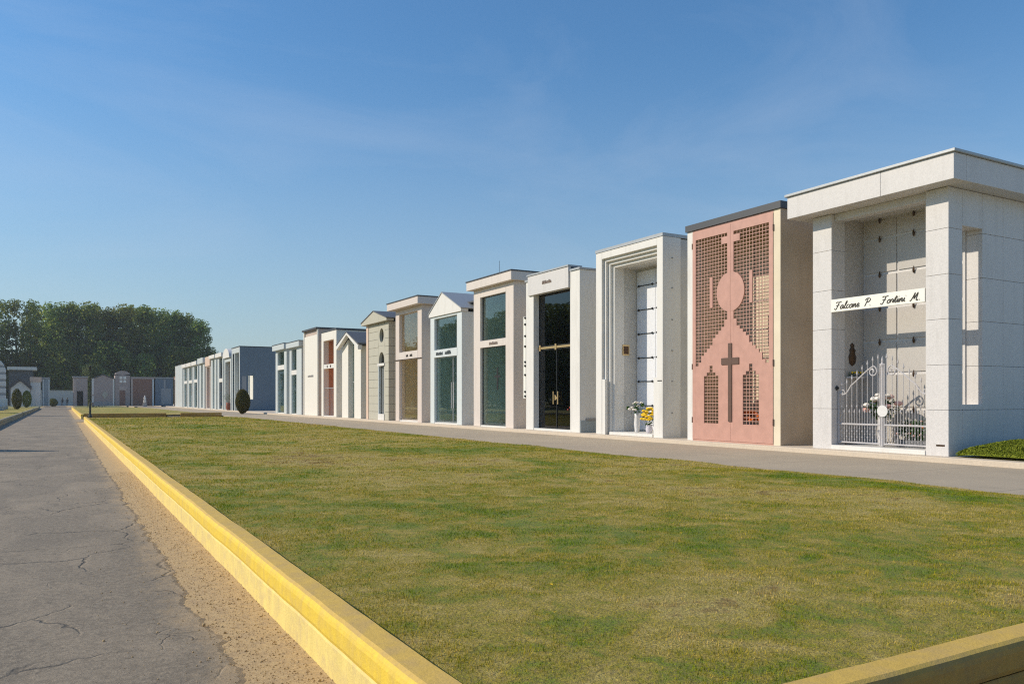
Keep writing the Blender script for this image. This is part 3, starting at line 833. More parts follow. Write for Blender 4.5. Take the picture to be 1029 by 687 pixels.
# ---- white chapel with dark glass
def chapel_dark():
    c = chapel_root('white chapel with tall dark glass front crossed by a gold bar', 22.82)
    W, H, D = 3.66, 5.66, 3.0
    a, b = .60, 3.10
    m = MB(); m.box(0, D, 0, a, 0, H); m.box(0, D, b, W, 0, H); m.box(D-.2, D, a, b, 0, H); m.box(.35, D-.2, a, b, 5.2, H); m.box(.06,.345,a,b,5.12,H)
    m.build('wall', M['white_stone'], c, bevel=.01)
    m = MB(); m.box(-.07, .055, a+.02, 3.42, 5.10, 5.84); hd = m.build('header', M['white_granite'], c, bevel=.008)
    scrawl(2.35, 1.75, 5.42, .13, -.076, hd, M['letter_brown'], .013, 5)
    m = MB(); m.box(-.10, .5, a-.02, 3.46, 5.843, 5.90); m.build('roof_edge', M['grey_cap'], c)
    m = MB(); m.box(-.04, D+.04, -.04, a-.03, H+.003, H+.07); m.box(-.04, D+.04, 3.47, W+.04, H+.003, H+.07); m.box(.505, D+.04, a-.03, 3.47, H+.003, H+.07); m.build('roof', M['grey_cap'], c)
    m = MB(); m.box(.02, D-.2, a, b, 0, .07); m.build('threshold', M['white_stone'], c)
    m = MB(); m.box(1.25, 1.28, a+.01, b-.01, .07, 5.1); m.build('interior_wall', M['dim_plaster'], c)
    panes(c, a, b, 3.14, 5.115, .26, M['glass_dark'], None, 'window_pane', M['black_iron'])
    g = panes(c, a, b, .075, 3.03, .26, M['glass_dark'], 1.85, 'glass_door', M['black_iron'])
    m = MB(); m.box(.20, .30, a+.005, b-.005, 3.045, 3.125)
    for y in (1.85, 2.95): m.box(.185, .205, y-.05, y+.05, 2.98, 3.20)
    m.build('gold_bar', M['gold'], c)
    m = MB()
    for y in (1.70, 2.0): m.tube([(.19,y,.98),(.19,y,1.45)], .022, 6)
    m.prism([(1.72,1.2),(1.9,1.12),(1.9,1.34)][::1], .185, .20)
    m.build('door_handle', M['gold'], c)
    m = MB(); m.box(.0, .02, W+.03, W+.20, 1.2, 4.35); s = m.build('side_panel', M['white_board'], c)
    for z in (1.28,1.45,2.1,2.45,2.6,3.2,3.6,4.05,4.30):
        k = MB(); k.box(-.03, .05, W+.01, W+.10, z-.035, z+.035); k.build('panel_clip', M['black_iron'], c)
    m = MB(); m.box(.02, D, -.025, -.003, 0, .42); m.build('plinth', M['blue_granite'], c)
    m = MB(); m.box(.25, D, -.06, -.003, .425, .50); m.build('plinth_ledge', M['joint'], c)
    return c
chapel_dark()
vase_flowers('green glazed vase with flowers behind the dark glass door', (XF+.42,22.82+.98,ZT+.07), .55, .14, simple('glaze', (.30,.27,.05), .25), [M['petal_red'],M['petal_white']], 10, 60, (.2,.2,.22), 31, fs=.05)

# ---- glazed chapel with slab roof (rose tinted), green glass and cross
def chapel_green():
    c = chapel_root('pinkish granite chapel with slab roof and a dark cross on green glass', 27.46)
    W, H, D = 3.51, 5.86, 3.0; op = (.65, 2.89)
    shell(c, W, H, D, op, M['pink_granite'], 5.50, M['mirror_plaster'])
    slab_roof(c, W, D, H+.003, 6.22, .24, .235, M['pink_granite'], M['dark_cap'], .045)
    b = MB(); b.box(.0, .16, op[0]-.02, op[1]+.02, 3.35, 3.64); bd = b.build('lintel_band', M['pink_granite'], c, bevel=.006)
    scrawl(2.05, 1.35, 3.43, .12, -.006, bd, M['letter_brown'], .013, 11)
    panes(c, *op, 3.645, 5.495, .13, M['glass_green'], None, 'window_pane', M['dark_cap'])
    panes(c, *op, .07, 3.345, .13, M['glass_green'], None, 'glass_door', M['dark_cap'])
    m = MB(); m.box(.075, .105, 1.45, 1.54, 1.55, 2.48); m.box(.077, .103, 1.25, 1.449, 2.06, 2.15); m.box(.077, .103, 1.541, 1.74, 2.06, 2.15); m.build('cross', simple('cross_iron', (.012,.012,.013), .8), c)
    m = MB(); m.tube([(-.2,.8,6.26),(-.2,.8,6.75)], .008, 5); m.build('lightning_rod', M['dark_cap'], c)
chapel_green()

# ---- pale marble chapel with a pediment
def gable(root, W, D, ze, za, of, os, mat_front, mat_roof, apex=None, ft=.25):
    a = W/2 if apex is None else apex
    m = MB(); m.prism([(-os, ze), (W+os, ze), (W+os, ze+.12), (a, za), (-os, ze+.12)], -of, ft); m.build('pediment', mat_front, root, bevel=.01)
    m = MB(); t = .05
    m.prism([(-os-.03, ze+.123), (a, za+.003), (a, za+t), (-os-.03, ze+.12+t)], -of-.03, D+.05)
    m.prism([(a, za+.003), (W+os+.03, ze+.123), (W+os+.03, ze+.12+t), (a, za+t)], -of-.03, D+.05)
    m.build('roof', mat_roof, root)

def chapel_pediment():
    c = chapel_root('pale bluish marble chapel with a plain triangular pediment over teal glass', 32.15)
    W, H, D = 3.49, 5.10, 3.0; op = (.52, 3.02)
    shell(c, W, H, D, op, M['pale_marble'], 5.0, M['mirror_plaster'])
    gable(c, W, 1.6, 5.105, 6.15, .07, .05, M['white_stone'], M['grey_cap'], 2.0, .3)
    m = MB(); m.box(.62, D+.03, -.04, W+.04, 5.55, 5.63); m.build('rear_roof', M['dark_cap'], c)
    m = MB(); m.box(1.66, D, 0, W, 5.105, 5.545); m.build('parapet', M['pale_marble'], c)
    b = MB(); b.box(-.015, .16, op[0]-.05, op[1]+.05, 3.15, 3.50); bd = b.build('lintel_band', M['pale_marble'], c, bevel=.006)
    scrawl(2.75, 2.05, 3.25, .15, -.021, bd, M['letter_grey'], .02, 21); scrawl(1.75, 1.15, 3.25, .18, -.021, bd, M['letter_grey'], .02, 22)
    panes(c, *op, 3.505, 4.995, .13, M['glass_teal'], None, 'window_pane', M['grey_cap'])
    panes(c, *op, .07, 3.145, .13, M['glass_teal'], 1.15, 'glass_door', M['grey_cap'])
    m = MB(); m.tube([(.08,1.25,.75),(.08,1.25,1.95)], .02, 6); m.tube([(.08,1.02,.75),(.08,1.02,1.95)], .02, 6); m.build('door_handle', M['white_iron'], c)
chapel_pediment()
vase_flowers('green plants in a vase behind the teal glass door', (XF+.7,32.15+1.5,ZT+.06), .45, .12, M['ceramic'], [M['petal_yellow'],M['petal_white']], 10, 120, (.35,.7,.30), 41, fs=.06)

# ---- rose granite chapel, clear glass
def chapel_rose():
    c = chapel_root('rose granite chapel with slab roof, clear glass and beige interior', 36.72)
    W, H, D = 3.56, 5.88, 3.0; op = (.53, 3.03)
    shell(c, W, H, D, op, M['rose_granite'], 5.62, M['cream_plaster'])
    slab_roof(c, W, D, H+.003, 6.24, .364, .35, M['rose_granite'], M['dark_cap'], .05)
    b = MB(); b.box(-.01, .2, op[0]-.04, op[1]+.04, 3.25, 3.62); bd = b.build('lintel_band', M['pink_granite'], c, bevel=.006)
    k = MB(); k.box(-.05, -.013, -.05, W+.05, 3.21, 3.245); k.build('string_course', M['bronze'], c)
    scrawl(2.0, 1.75, 3.36, .12, -.016, bd, M['ink'], .02, 31); scrawl(1.5, 1.2, 3.36, .12, -.016, bd, M['ink'], .02, 32)
    panes(c, *op, 3.625, 5.615, .15, M['glass_clear'], None, 'window_pane', M['rose_granite'])
    panes(c, *op, .07, 3.245, .15, M['glass_clear'], None, 'glass_door', M['rose_granite'])
    n = MB()
    for z in (.9, 1.7, 2.5, 3.3, 4.1, 4.9): n.box(1.22, 1.246, .6, 2.95, z, z+.03)
    n.build('niche_joints', M['bronze'], c)
chapel_rose()
vase_flowers('bunch of dark green plants behind the clear glass door of the rose chapel', (XF+.7,36.72+1.3,ZT+.06), .5, .14, M['ceramic'], [M['petal_red'],M['petal_white']], 8, 120, (.4,.5,.4), 51, fs=.05)

# ---- stone chapel with oval window and arched door
def chapel_stone():
    c = chapel_root('cream stone chapel with shallow gable, oval window and narrow arched doorway', 41.32)
    W, D = 3.6, 3.0; H = 5.45
    g = .012; mm = MB(); nz = 12; dz = H/nz
    oval = circle(1.12, 4.73, .34, .40, 24)
    yL, yR = .62, 1.62
    # front wall as outlines with holes: left, right, and pieces round the openings
    for i in range(nz):
        z0, z1 = i*dz+g/2, (i+1)*dz-g/2
        mm.box(0, .3, 1.64, W, z0, z1); mm.box(0, .3, 0, .60, z0, z1)
        mm.box(.305, D, 0, .3, z0, z1); mm.box(.305, D, W-.3, W, z0, z1)
    def hole(pts, z0, z1, y0=.604, y1=1.636):
        n = len(pts); out = []
        cy = sum(p[0] for p in pts)/n; cz = sum(p[1] for p in pts)/n
        for y, z in pts:
            dy, dz_ = y-cy, z-cz; t = 1e9
            if dy > 1e-9: t = min(t, (y1-cy)/dy)
            if dy < -1e-9: t = min(t, (y0-cy)/dy)
            if dz_ > 1e-9: t = min(t, (z1-cz)/dz_)
            if dz_ < -1e-9: t = min(t, (z0-cz)/dz_)
            out.append((cy+dy*t, cz+dz_*t))
        mm.ring(pts, out, .002, .29)
    hole(oval, 4.15, 5.44)
    arch = circle(1.12, 3.32, .42, .48, 20, 0, PI, True)
    P = arch+[(.70,3.22),(1.54,3.22)]
    P = arch+[(.70+.84*k/6, 3.16) for k in range(7)]
    hole(P, 3.10, 4.146)
    mm.box(.002, .29, .604, .74, .0, 3.06); mm.box(.002, .29, 1.52, 1.636, 0, 3.06)
    mm.box(D-.2, D-.002, .31, W-.31, 0, H-.01); mm.box(.31, D-.21, .31, W-.31, H-.15, H-.012)
    mm.build('wall', M['cream_stone'], c, bevel=.008)
    m = MB(); m.box(-.05, .12, .60, 1.66, 3.03, 3.17); m.box(-.04, .1, .64, 1.6, 0, .34); m.build('sill', M['white_stone'], c)
    m = MB(); m.box(-.03, .1, 1.50, 1.58, .34, 3.03); m.build('door_frame', M['pale_marble'], c)
    m = MB(); m.box(.16, .175, .60, 1.64, 4.2, 5.2); m.box(.16, .175, .60, 1.64, 3.17, 3.9); m.build('window_pane', M['glass_dark'], c)
    m = MB(); m.box(.15, .19, .74, 1.50, .34, 3.03); dr = m.build('door', M['black_iron'], c)
    m = MB()
    for k in range(5): m.box(.135, .148, .80+k*.14, .83+k*.14, .36, 3.0)
    m.build('bars', M['pale_marble'], dr)
    m = MB(); m.box(-.03, -.001, W-.34, W, 0, H); m.build('pilaster', M['peach_stone'], c)
    gable(c, W, D, 5.46, 6.12, .24, .30, M['cream_stone'], M['slate'], None, .2)
chapel_stone()

# ---- narrow white gabled chapel
def chapel_gabled():
    c = chapel_root('small white chapel with steep dark gabled roof and a full height glass slot', 45.98)
    W, D = 3.67, 3.0
    m = MB()
    a, b = 1.23, 2.41; ze = 4.36; za = 5.12; mid = W/2
    zs = lambda y: ze+(za-ze)*(1-abs(y-mid)/mid)
    m.prism([(0,0),(a,0),(a,zs(a)),(0,ze)], 0, D); m.prism([(b,0),(W,0),(W,ze),(b,zs(b))], 0, D); m.box(D-.2, D-.002, a, b, 0, zs(a)-.02)
    m.build('wall', M['ivory'], c, bevel=.01)
    m = MB(); t = .14; o = .12
    m.prism([(-.38, ze-.36+o), (mid, za+o-.1), (mid, za+.16), (-.38, ze-.1+o)], -.31, -.05); m.prism([(mid, za+o-.1), (W+.2, ze-.18+o), (W+.2, ze+.06+o), (mid, za+.16)], -.31, -.05)
    m.build('bargeboard', M['white_stone'], c)
    m = MB(); m.prism([(-.40, ze-.05+o), (mid, za+.165), (mid, za+.23), (-.40, ze+.03+o)], -.33, D+.05); m.prism([(mid, za+.165), (W+.22, ze+.09+o), (W+.22, ze+.16+o), (mid, za+.23)], -.33, D+.05)
    m.build('roof', M['slate'], c)
    m = MB(); m.box(.30, .312, a+.01, b-.01, .05, zs(a)+.1); m.build('glass_door', M['glass_teal'], c)
    m = MB(); m.box(1.6, 1.65, a+.005, b-.005, .05, 4.7); m.build('interior_wall', M['blue_granite'], c)
    m = MB(); m.box(.25, .29, 1.78, 1.83, .2, 4.6); m.box(.25, .29, 1.4, 2.3, 2.2, 2.25); m.build('glazing_bar', M['grey_cap'], c)
chapel_gabled()

# ---- white chapel, open, with orange brown inside
def chapel_orange():
    c = chapel_root('white chapel with an orange brown interior behind a tall opening', 50.86)
    W, H, D = 3.43, 5.70, 3.0; op = (.59, 2.95)
    shell(c, W, H, D, op, M['ivory'], 5.12, M['orange_plaster'])
    m = MB(); m.box(-.03, D+.05, -.05, W+.05, H+.003, H+.12); m.build('roof', M['dark_cap'], c)
    b = MB(); b.box(.02, .16, *op, 3.23, 3.52); bd = b.build('lintel_band', M['white_stone'], c)
    k = MB()
    for y in (1.35, 2.1): k.prism(circle(y, 3.37, .09, .09, 10), .0, .018)
    k.build('boss', M['bronze'], bd)
    m = MB(); m.box(.1, .14, *op, 1.9, 1.94)
    for q in range(9): m.box(.11, .13, .62+q*.28, .645+q*.28, .06, 1.9)
    m.build('railing', M['grey_cap'], c)
chapel_orange()

# ---- blank ivory chapel
def chapel_blank():
    c = chapel_root('ivory chapel with a blank closed front slab', 55.27)
    W, H, D = 3.70, 6.10, 3.0
    m = MB(); m.box(.10, D, 0, W, 0, H); m.cur = 1
    m.box(.0, .098, .0, .18, 0, H); m.box(.0, .098, W-.18, W, 0, H); m.box(.03, .098, .18, W-.18, 0, 5.72)
    m.build('wall', [M['pink_plaster'], M['ivory']], c, bevel=.01)
    m = MB(); m.box(-.12, D+.05, -.04, W+.04, H+.003, H+.12); m.build('roof', M['dark_cap'], c)
    scrawl(2.6, 1.2, 2.75, .16, .026, c, M['slab_granite'], .012, 77)
chapel_blank()

# ---- two bluish chapels
def blue_unit(label, y0, W, op, zb, zt, band, group=GRP, H=None, mat='blue_granite', roofmat='blue_granite', glassm='glass_teal', D=3.0, x=XF, z=ZT, rz=0, cap='dark_cap', of=.25, os=.15, inner='mirror_plaster', top=None):
    c = chapel_root(label, y0, group, x, z, rz)
    top = top or zb-.1
    shell(c, W, zb, D, op, M[mat], top, M[inner] if inner else None)
    slab_roof(c, W, D, zb+.003, zt, of, os, M[roofmat], M[cap] if cap else None)
    if band:
        b = MB(); b.box(.0, .14, *op, *band); b.build('lintel_band', M['white_stone'], c)
        panes(c, *op, band[1]+.005, top-.005, .12, M[glassm], None, 'window_pane')
        panes(c, *op, .07, band[0]-.005, .12, M[glassm], None, 'glass_door')
    elif glassm: panes(c, *op, .07, top-.005, .3, M[glassm], None, 'glass_door')
    return c
M['light_blue'] = granite('light_blue', (.56,.60,.595), .08, 40, .5, .12)
blue_unit('grey blue chapel with a broad right pier, right one of the bluish pair', 59.53, 3.62, (1.48,2.99), 5.12, 5.52, (3.05,3.40), mat='light_blue', roofmat='light_blue', glassm='glass_teal')
blue_unit('grey blue chapel with a white inscription band, left one of the bluish pair', 64.09, 3.73, (.82,3.03), 5.16, 5.60, (3.57,3.94), mat='light_blue', roofmat='light_blue', glassm='glass_teal')

# ---- large dark blue chapel
def chapel_blue():
    c = chapel_root('tall chapel with dark slate blue side wall and a slit window, behind the round bush', 83.2)
    W, H, D = 4.31, 6.45, 3.7
    m = MB(); m.box(0, .85, 0, .35, 0, H); m.box(1.34, D, 0, .35, 0, H); m.box(.85, 1.34, 0, .35, 0, 1.16); m.box(.85, 1.34, 0, .35, 3.55, H)
    m.box(0, D, W-.35, W, 0, H); m.box(D-.2, D-.002, .35, W-.35, 0, H-.002)
    m.build('wall', M['dark_blue'], c, bevel=.01)
    m = MB(); m.box(-.02, -.003, 0, .4, 0, H); m.box(-.02, -.003, W-.5, W, 0, H); m.box(-.02, .3, .41, W-.51, 5.9, H); m.box(.0,.3,2.6,2.9,0,5.89); m.build('facade_trim', M['light_blue'], c)
    m = MB(); m.box(-.06, D+.03, -.03, W+.03, H+.003, H+.08); m.build('roof', M['dark_cap'], c)
    m = MB(); m.box(.36, .37, 2.95, W-.36, .06, 5.9); m.build('glass_door', M['glass_teal'], c)
    m = MB(); m.box(1.345, 1.40, .36, W-.36, .06, 6.3); m.build('interior_wall', M['white_board'], c)
    m = MB(); m.box(.2, .62, -.03, -.003, 1.3, 3.5); m.build('side_panel', M['grey_granite'], c)
chapel_blue()
# ---- far chapels of the row
def chapel_vault():
    c = chapel_root('far chapel with a small rounded white roof next to the dark blue one', 88.0)
    W, D = 3.9, 3.0; H = 5.6
    shell(c, W, H, D, (.5, 3.4), M['light_blue'], 5.2, M['pink_plaster'])
    m = MB(); m.prism(circle(W/2, H+.01, W/2, 1.0, 16, 0, PI, True), -.2, D); m.build('roof', M['white_stone'], c, smooth=False)
    panes(c, .5, 3.4, .07, 5.19, .4, M['glass_clear'], None, 'glass_door')
chapel_vault()
vase_flowers('dark potted plant at the front of the chapel with rounded roof', (XF-.15,88.6,ZT), .8, .28, M['terracotta'], [M['leaf']], 2, 160, (.6,.6,.7), 61, name='flower_pot', fs=.05)
blue_unit('far pale chapel with dark glass and a white band, beside the rounded white roof', 92.7, 3.7, (.55,2.6), 5.9, 6.35, (3.1,3.5), mat='light_blue', roofmat='white_stone', glassm='glass_dark', cap=None)
blue_unit('far bluish chapel with plain wide piers, left of the dark glass one', 97.3, 3.7, (1.2,2.5), 5.95, 6.35, None, mat='light_blue', roofmat='white_stone', glassm='glass_teal', cap=None)
blue_unit('far chapel with a peach coloured header over a brown recess', 101.4, 3.5, (.5,3.0), 5.2, 6.35, None, mat='pink_granite', roofmat='peach_stone', glassm=None, inner='brown_stone', cap=None, of=.1, os=.0)
blue_unit('far chapel with pale blue header and close set piers', 106.0, 4.2, (1.4,2.8), 5.7, 6.4, None, mat='light_blue', roofmat='pale_marble', glassm='glass_clear', cap=None)
blue_unit('far chapel with two tiers of glass, right one of three alike', 111.6, 4.2, (.7,3.3), 5.7, 6.2, (3.4,3.8), mat='pale_marble', roofmat='white_stone', glassm='glass_teal', cap=None)
blue_unit('far chapel with two tiers of glass, middle one of three alike', 116.6, 4.2, (.7,3.3), 5.7, 6.2, (3.4,3.8), mat='pale_marble', roofmat='white_stone', glassm='glass_teal', cap=None)
blue_unit('far chapel with two tiers of glass, left one of three alike', 121.6, 4.2, (.7,3.3), 5.7, 6.2, (3.4,3.8), mat='pale_marble', roofmat='white_stone', glassm='glass_teal', cap=None)
def chapel_end():
    c = chapel_root('farthest chapel of the row, plain pale blue slab front', 127.0)
    m = MB(); m.box(0, 3, 0, 8.4, 0, 6.3); m.build('wall', M['light_blue'], c, bevel=.02)
    m = MB(); m.box(-.03, -.003, 7.9, 8.4, 0, 6.3); m.box(-.03,-.003,4.0,4.3,0,6.3); m.build('pilaster', M['white_stone'], c)
    m = MB(); m.box(-.03, 3.03, -.03, 8.43, 6.303, 6.36); m.build('roof', M['grey_cap'], c)
chapel_end()

# ------------------------------------------------------------------ far chapels facing down the road
FG = 'chapels closing the far end of the cemetery'
def far_root(label, xr, y=150, z=.3): return chapel_root(label, y, FG, xr, z, PI/2)
c = far_root('grey stone chapel with a dark doorway beside the road end', 3.75)
m = MB(); m.box(0,3,0,.65,0,4.7); m.box(0,3,1.55,2.1,0,4.7); m.box(.5,3,.65,1.55,0,4.7); m.box(0,.5,.65,1.55,2.5,4.7); m.build('wall', M['mauve_stone'], c, bevel=.02)
m = MB(); m.box(-.1,3,-.1,2.2,4.703,4.95); m.build('roof', M['grey_granite'], c)
m = MB(); m.box(.3,.36,.65,1.55,0,2.5); m.build('door', M['black_iron'], c)
m = MB(); m.box(-.03,-.003,1.7,2.05,0,4.4); m.build('pilaster', M['pink_plaster'], c)

c = far_root('mauve grey gabled chapel with a diamond ornament', 7.75)
m = MB(); m.prism([(0,0),(3.35,0),(3.35,4.5),(1.7,5.2),(0,4.5)], 0, 3); m.build('wall', M['mauve_stone'], c, bevel=.02)
m = MB(); m.box(-.06,3,0,-.0+.26,.0,4.62); m.build('pilaster', M['ivory'], c)
m = MB(); m.box(-.06,2,3.1,3.38,1.9,4.62); m.box(-.06,2,3.1,3.38,.6,1.7); m.build('pilaster', M['white_stone'], c)
m = MB(); m.prism([(1.45,1.2),(1.95,1.9),(1.45,2.6),(.95,1.9)], -.06, -.003); m.build('diamond', M['cream_stone'], c)
m = MB(); m.box(-.05,-.003,.3,3.05,0,.7); m.build('plinth', M['grey_granite'], c)
m = MB(); m.prism([(-.05,4.53),(1.7,5.25),(1.7,5.37),(-.05,4.65)], -.15, 3.1); m.prism([(1.7,5.25),(3.4,4.53),(3.4,4.65),(1.7,5.37)], -.15, 3.1); m.build('roof', M['slate'], c)

c = far_root('round topped grey chapel with a white four pane window over a dark red door', 10.15)
m = MB(); m.prism([(0,0),(2.3,0),(2.3,5.2)]+circle(1.15,5.2,1.15,.75,12,PI,0,True)[1:-1]+[(0,5.2)], 0, 3); m.build('wall', M['mauve_stone'], c, bevel=.02)
m = MB(); m.box(-.05,-.003,.75,1.6,0,2.6); m.build('door', M['brown_stone'], c)
m = MB(); m.box(-.05,-.003,.55,1.75,2.7,3.3); m.build('door_hood', M['pink_plaster'], c)
for yy in (.62,1.2):
    for zz in (3.95,4.55):
        m = MB(); m.box(-.05,-.003,yy,yy+.42,zz,zz+.42); m.build('window_pane', M['white_board'], c)

c = far_root('low chapel with a brown brick coloured front panel', 13.85)
m = MB(); m.box(0,3,0,3.6,0,4.6); m.build('wall', M['brown_stone'], c, bevel=.02)
m = MB(); m.box(-.1,3.1,-.05,3.65,4.603,4.95); m.build('roof', M['mauve_stone'], c)
m = MB(); m.box(-.08,-.003,3.3,3.6,0,4.6); m.build('pilaster', M['pink_plaster'], c)
m = MB(); m.box(-.08,-.003,0,.26,0,4.6); m.build('pilaster', M['pale_marble'], c)
st = empty('grave_statue', (12.1, 146, .1), 0, 'small pale statue on a pedestal before the brown panel chapel', 'statue')
m = MB(); m.box(-.3,.3,-.3,.3,0,.7); m.build('pedestal', M['grey_granite'], st)
m = MB(); m.lathe([(.18,.7),(.24,.9),(.16,1.4),(.2,1.6),(.07,1.72),(.11,1.85),(.02,1.98)], (0,0,0), 10); m.build('figure', M['white_stone'], st, smooth=True)

c = far_root('slate blue chapel at the right end of the far row', 16.9)
m = MB(); m.box(0,3,0,2.85,0,4.7); m.build('wall', M['dark_blue'], c, bevel=.02)
m = MB(); m.box(-.04,-.003,.3,1.9,.3,3.0); m.box(-.04,-.003,1.2,1.5,3.05,4.6); m.build('panel', M['grey_granite'], c)
m = MB(); m.box(-.1,3,-.05,2.9,4.703,4.95); m.build('roof', M['grey_granite'], c)

c = far_root('pale grey chapel with small statue like finial, hidden behind the row end', 20.0)
m = MB(); m.box(0,3,0,2.6,0,4.8); m.build('wall', M['pink_plaster'], c, bevel=.02)
m = MB(); m.box(-.1,3,-.05,2.65,4.803,5.1); m.build('roof', M['brown_stone'], c)
m = MB(); m.lathe([(.25,0),(.3,.3),(.15,.7),(.2,.9),(.05,1.2)], (.4,2.3,5.1), 8); m.build('finial', M['white_stone'], c)

# left of the road end
def roundtop():
    c = chapel_root('white chapel with rounded top and dark horizontal bands at the left edge', 140, FG, -7.35, .3, PI/2)
    m = MB(); R_ = 2.4; nz = 22
    for i in range(nz):
        z0 = i*.345; z1 = z0+.345
        half = lambda z: R_ if z < 5.2 else R_*math.sqrt(max(.02, 1-((z-5.2)/2.5)**2))
        h0, h1 = half(z0), half(z1-.01); m.cur = 1 if i % 3 == 2 else 0
        e = .05 if m.cur else 0
        m.prism([(R_-h0+e,z0),(R_+h0-e,z0),(R_+h1-e,z1),(R_-h1+e,z1)], e, 3)
    m.build('wall', [M['white_stone'], M['grey_granite']], c)
    m = MB(); m.box(-.05,-.003,1.8,3.0,0,2.6); m.build('door', M['black_iron'], c)
roundtop()
c = chapel_root('dark chapel under a wide thin white flat roof, left of the road end', 165, FG, -3.9, .3, PI/2)
m = MB(); m.box(0,4,.6,4.2,0,6.2); m.build('wall', M['slate'], c); m = MB(); m.box(-.6,4.4,0,4.4,6.3,6.85); m.build('roof', M['white_stone'], c)
m = MB(); m.box(.3,3.6,.8,4.0,6.203,6.297); m.build('fascia', M['dark_cap'], c)
c = chapel_root('small pale grey gabled chapel with a dark roof behind the clipped shrubs', 150, FG, -4.5, .3, PI/2)
m = MB(); m.prism([(0,0),(2.6,0),(2.6,2.9),(1.3,4.1),(0,2.9)], 0, 3); m.build('wall', M['light_blue'], c)
m = MB(); m.prism([(-.25,2.75),(1.3,4.15),(1.3,4.6),(-.25,3.3)], -.3, 3.1); m.prism([(1.3,4.15),(2.85,2.75),(2.85,3.3),(1.3,4.6)], -.3, 3.1); m.build('roof', M['dark_cap'], c)
c = chapel_root('white chapel with beige cornice, left of the road end', 151, FG, -3.0, .3, PI/2)
m = MB(); m.box(0,3,0,1.4,0,4.0); m.build('wall', M['white_stone'], c); m = MB(); m.box(-.15,3.1,-.15,1.5,4.003,4.75); m.build('roof', M['peach_stone'], c)
c = chapel_root('narrow blue grey chapel with white pilasters at the left of the road opening', 152, FG, -1.75, .3, PI/2)
m = MB(); m.box(0,3,0,1.1,0,4.5); m.build('wall', M['blue_granite'], c)
for yy in (.0,.8): m = MB(); m.box(-.06,-.003,yy,yy+.16,.0,4.4); m.build('pilaster', M['pale_marble'], c)
m = MB(); m.box(-.1,3.1,-.08,1.18,4.503,4.75); m.build('roof', M['grey_granite'], c)
m = MB(); m.box(-6, 3.2, 205, 205.4, -.05, 3.3); m.box(-6,3.2,204.95,205.45,3.303,3.45); tag(m.build('boundary_wall', M['grey_plaster']), 'pale grey boundary wall closing the end of the road', 'wall')

# ------------------------------------------------------------------ plants
def clump_mesh(name, ell, n, leaf, seed, fill=.55, rough=.16):
    r = np.random.default_rng(seed)
    u = r.normal(size=(n,3)); u /= np.linalg.norm(u,axis=1)[:,None]
    q = 1-(1-fill)*r.random(n)**2.0
    bump = np.array([mn.noise((a[0]*2.6+seed, a[1]*2.6, a[2]*2.6)) for a in u])*rough
    p = u*np.asarray(ell)*(q+bump)[:,None]
    return p, u
def leaf_quads(P, size, seed, nrm=None, spread=.55):
    r = np.random.default_rng(seed); n = len(P)
    d = r.normal(size=(n,3))
    if nrm is not None:                       # leaves face outwards, loosely
        q = nrm/np.maximum(np.linalg.norm(nrm,axis=1),1e-6)[:,None]+r.normal(size=(n,3))*spread
        q /= np.linalg.norm(q,axis=1)[:,None]; d -= q*(d*q).sum(1)[:,None]
    d /= np.linalg.norm(d,axis=1)[:,None]
    e = r.normal(size=(n,3)) if nrm is None else np.cross(q, d); e -= d*(e*d).sum(1)[:,None]; e /= np.linalg.norm(e,axis=1)[:,None]
    L = (size*r.uniform(.6,1.35,n))[:,None]
    V = np.stack([P-d*L*.5, P+e*L*.32, P+d*L*.5, P-e*L*.32],1).reshape(-1,3)
    return V, np.arange(4*n).reshape(-1,4)

def shrub(name, label, loc, rx, h, n, leaf, seed, mat, group=None, cat='shrub', top=0.0):
    root = empty(name, loc, 0, label, cat, group)
    P, u = clump_mesh('x', (rx, rx, h*.5), n, leaf, seed, .7, .10)
    P[:,0:2] *= (1-top*np.clip(P[:,2]/(h*.5),0,1))[:,None]
    P[:,2] += h*.5
    V, F = leaf_quads(P, leaf, seed+1, u)
    link('foliage', np_mesh('foliage', V, F), mat, root)
    m = MB(); m.tube([(0,0,-.1),(0,0,h*.7)], [.06,.03], 6); m.build('stem', M['bark'], root)
    return root
shrub('round_bush', 'egg shaped dark green clipped bush standing alone before the dark blue chapel', (13.6, 71.2, .2), .60, 2.08, 9000, .09, 3, M['cypress'])
SG = 'clipped shrubs left of the road'
shrub('clipped_shrub', 'dark rounded clipped shrub, leftmost of those left of the road', (-4.5,108,.26), .52, 2.4, 4000, .10, 11, M['cypress'], SG)
shrub('clipped_shrub', 'tall olive clipped shrub in the middle of those left of the road', (-4.5,138,.26), .62, 2.5, 3000, .12, 12, M['hedge'], SG)
shrub('clipped_shrub', 'narrow clipped shrub before the white chapel left of the road', (-4.5,160,.26), .5, 2.3, 2500, .12, 13, M['cypress'], SG)
shrub('clipped_shrub', 'smallest clipped shrub nearest the road end', (-4.4,178,.26), .5, 2.2, 2500, .12, 14, M['cypress'], SG)
shrub('dark_bush', 'low dark bush at the left of the road opening', (-1.5,183,0), .85, 1.6, 2500, .14, 15, M['cypress'])
shrub('cypress', 'tall cypress left of the road, outside the photo, casting a band of shade', (-4.5,27.9,.26), .6, 2.95, 3000, .12, 16, M['cypress'], top=.5, cat='tree')
shrub('cypress', 'taller cypress left of the road, outside the photo, shading the far road', (-6.3,81.6,.26), .95, 5.1, 5000, .16, 17, M['cypress'], top=.3, cat='tree')
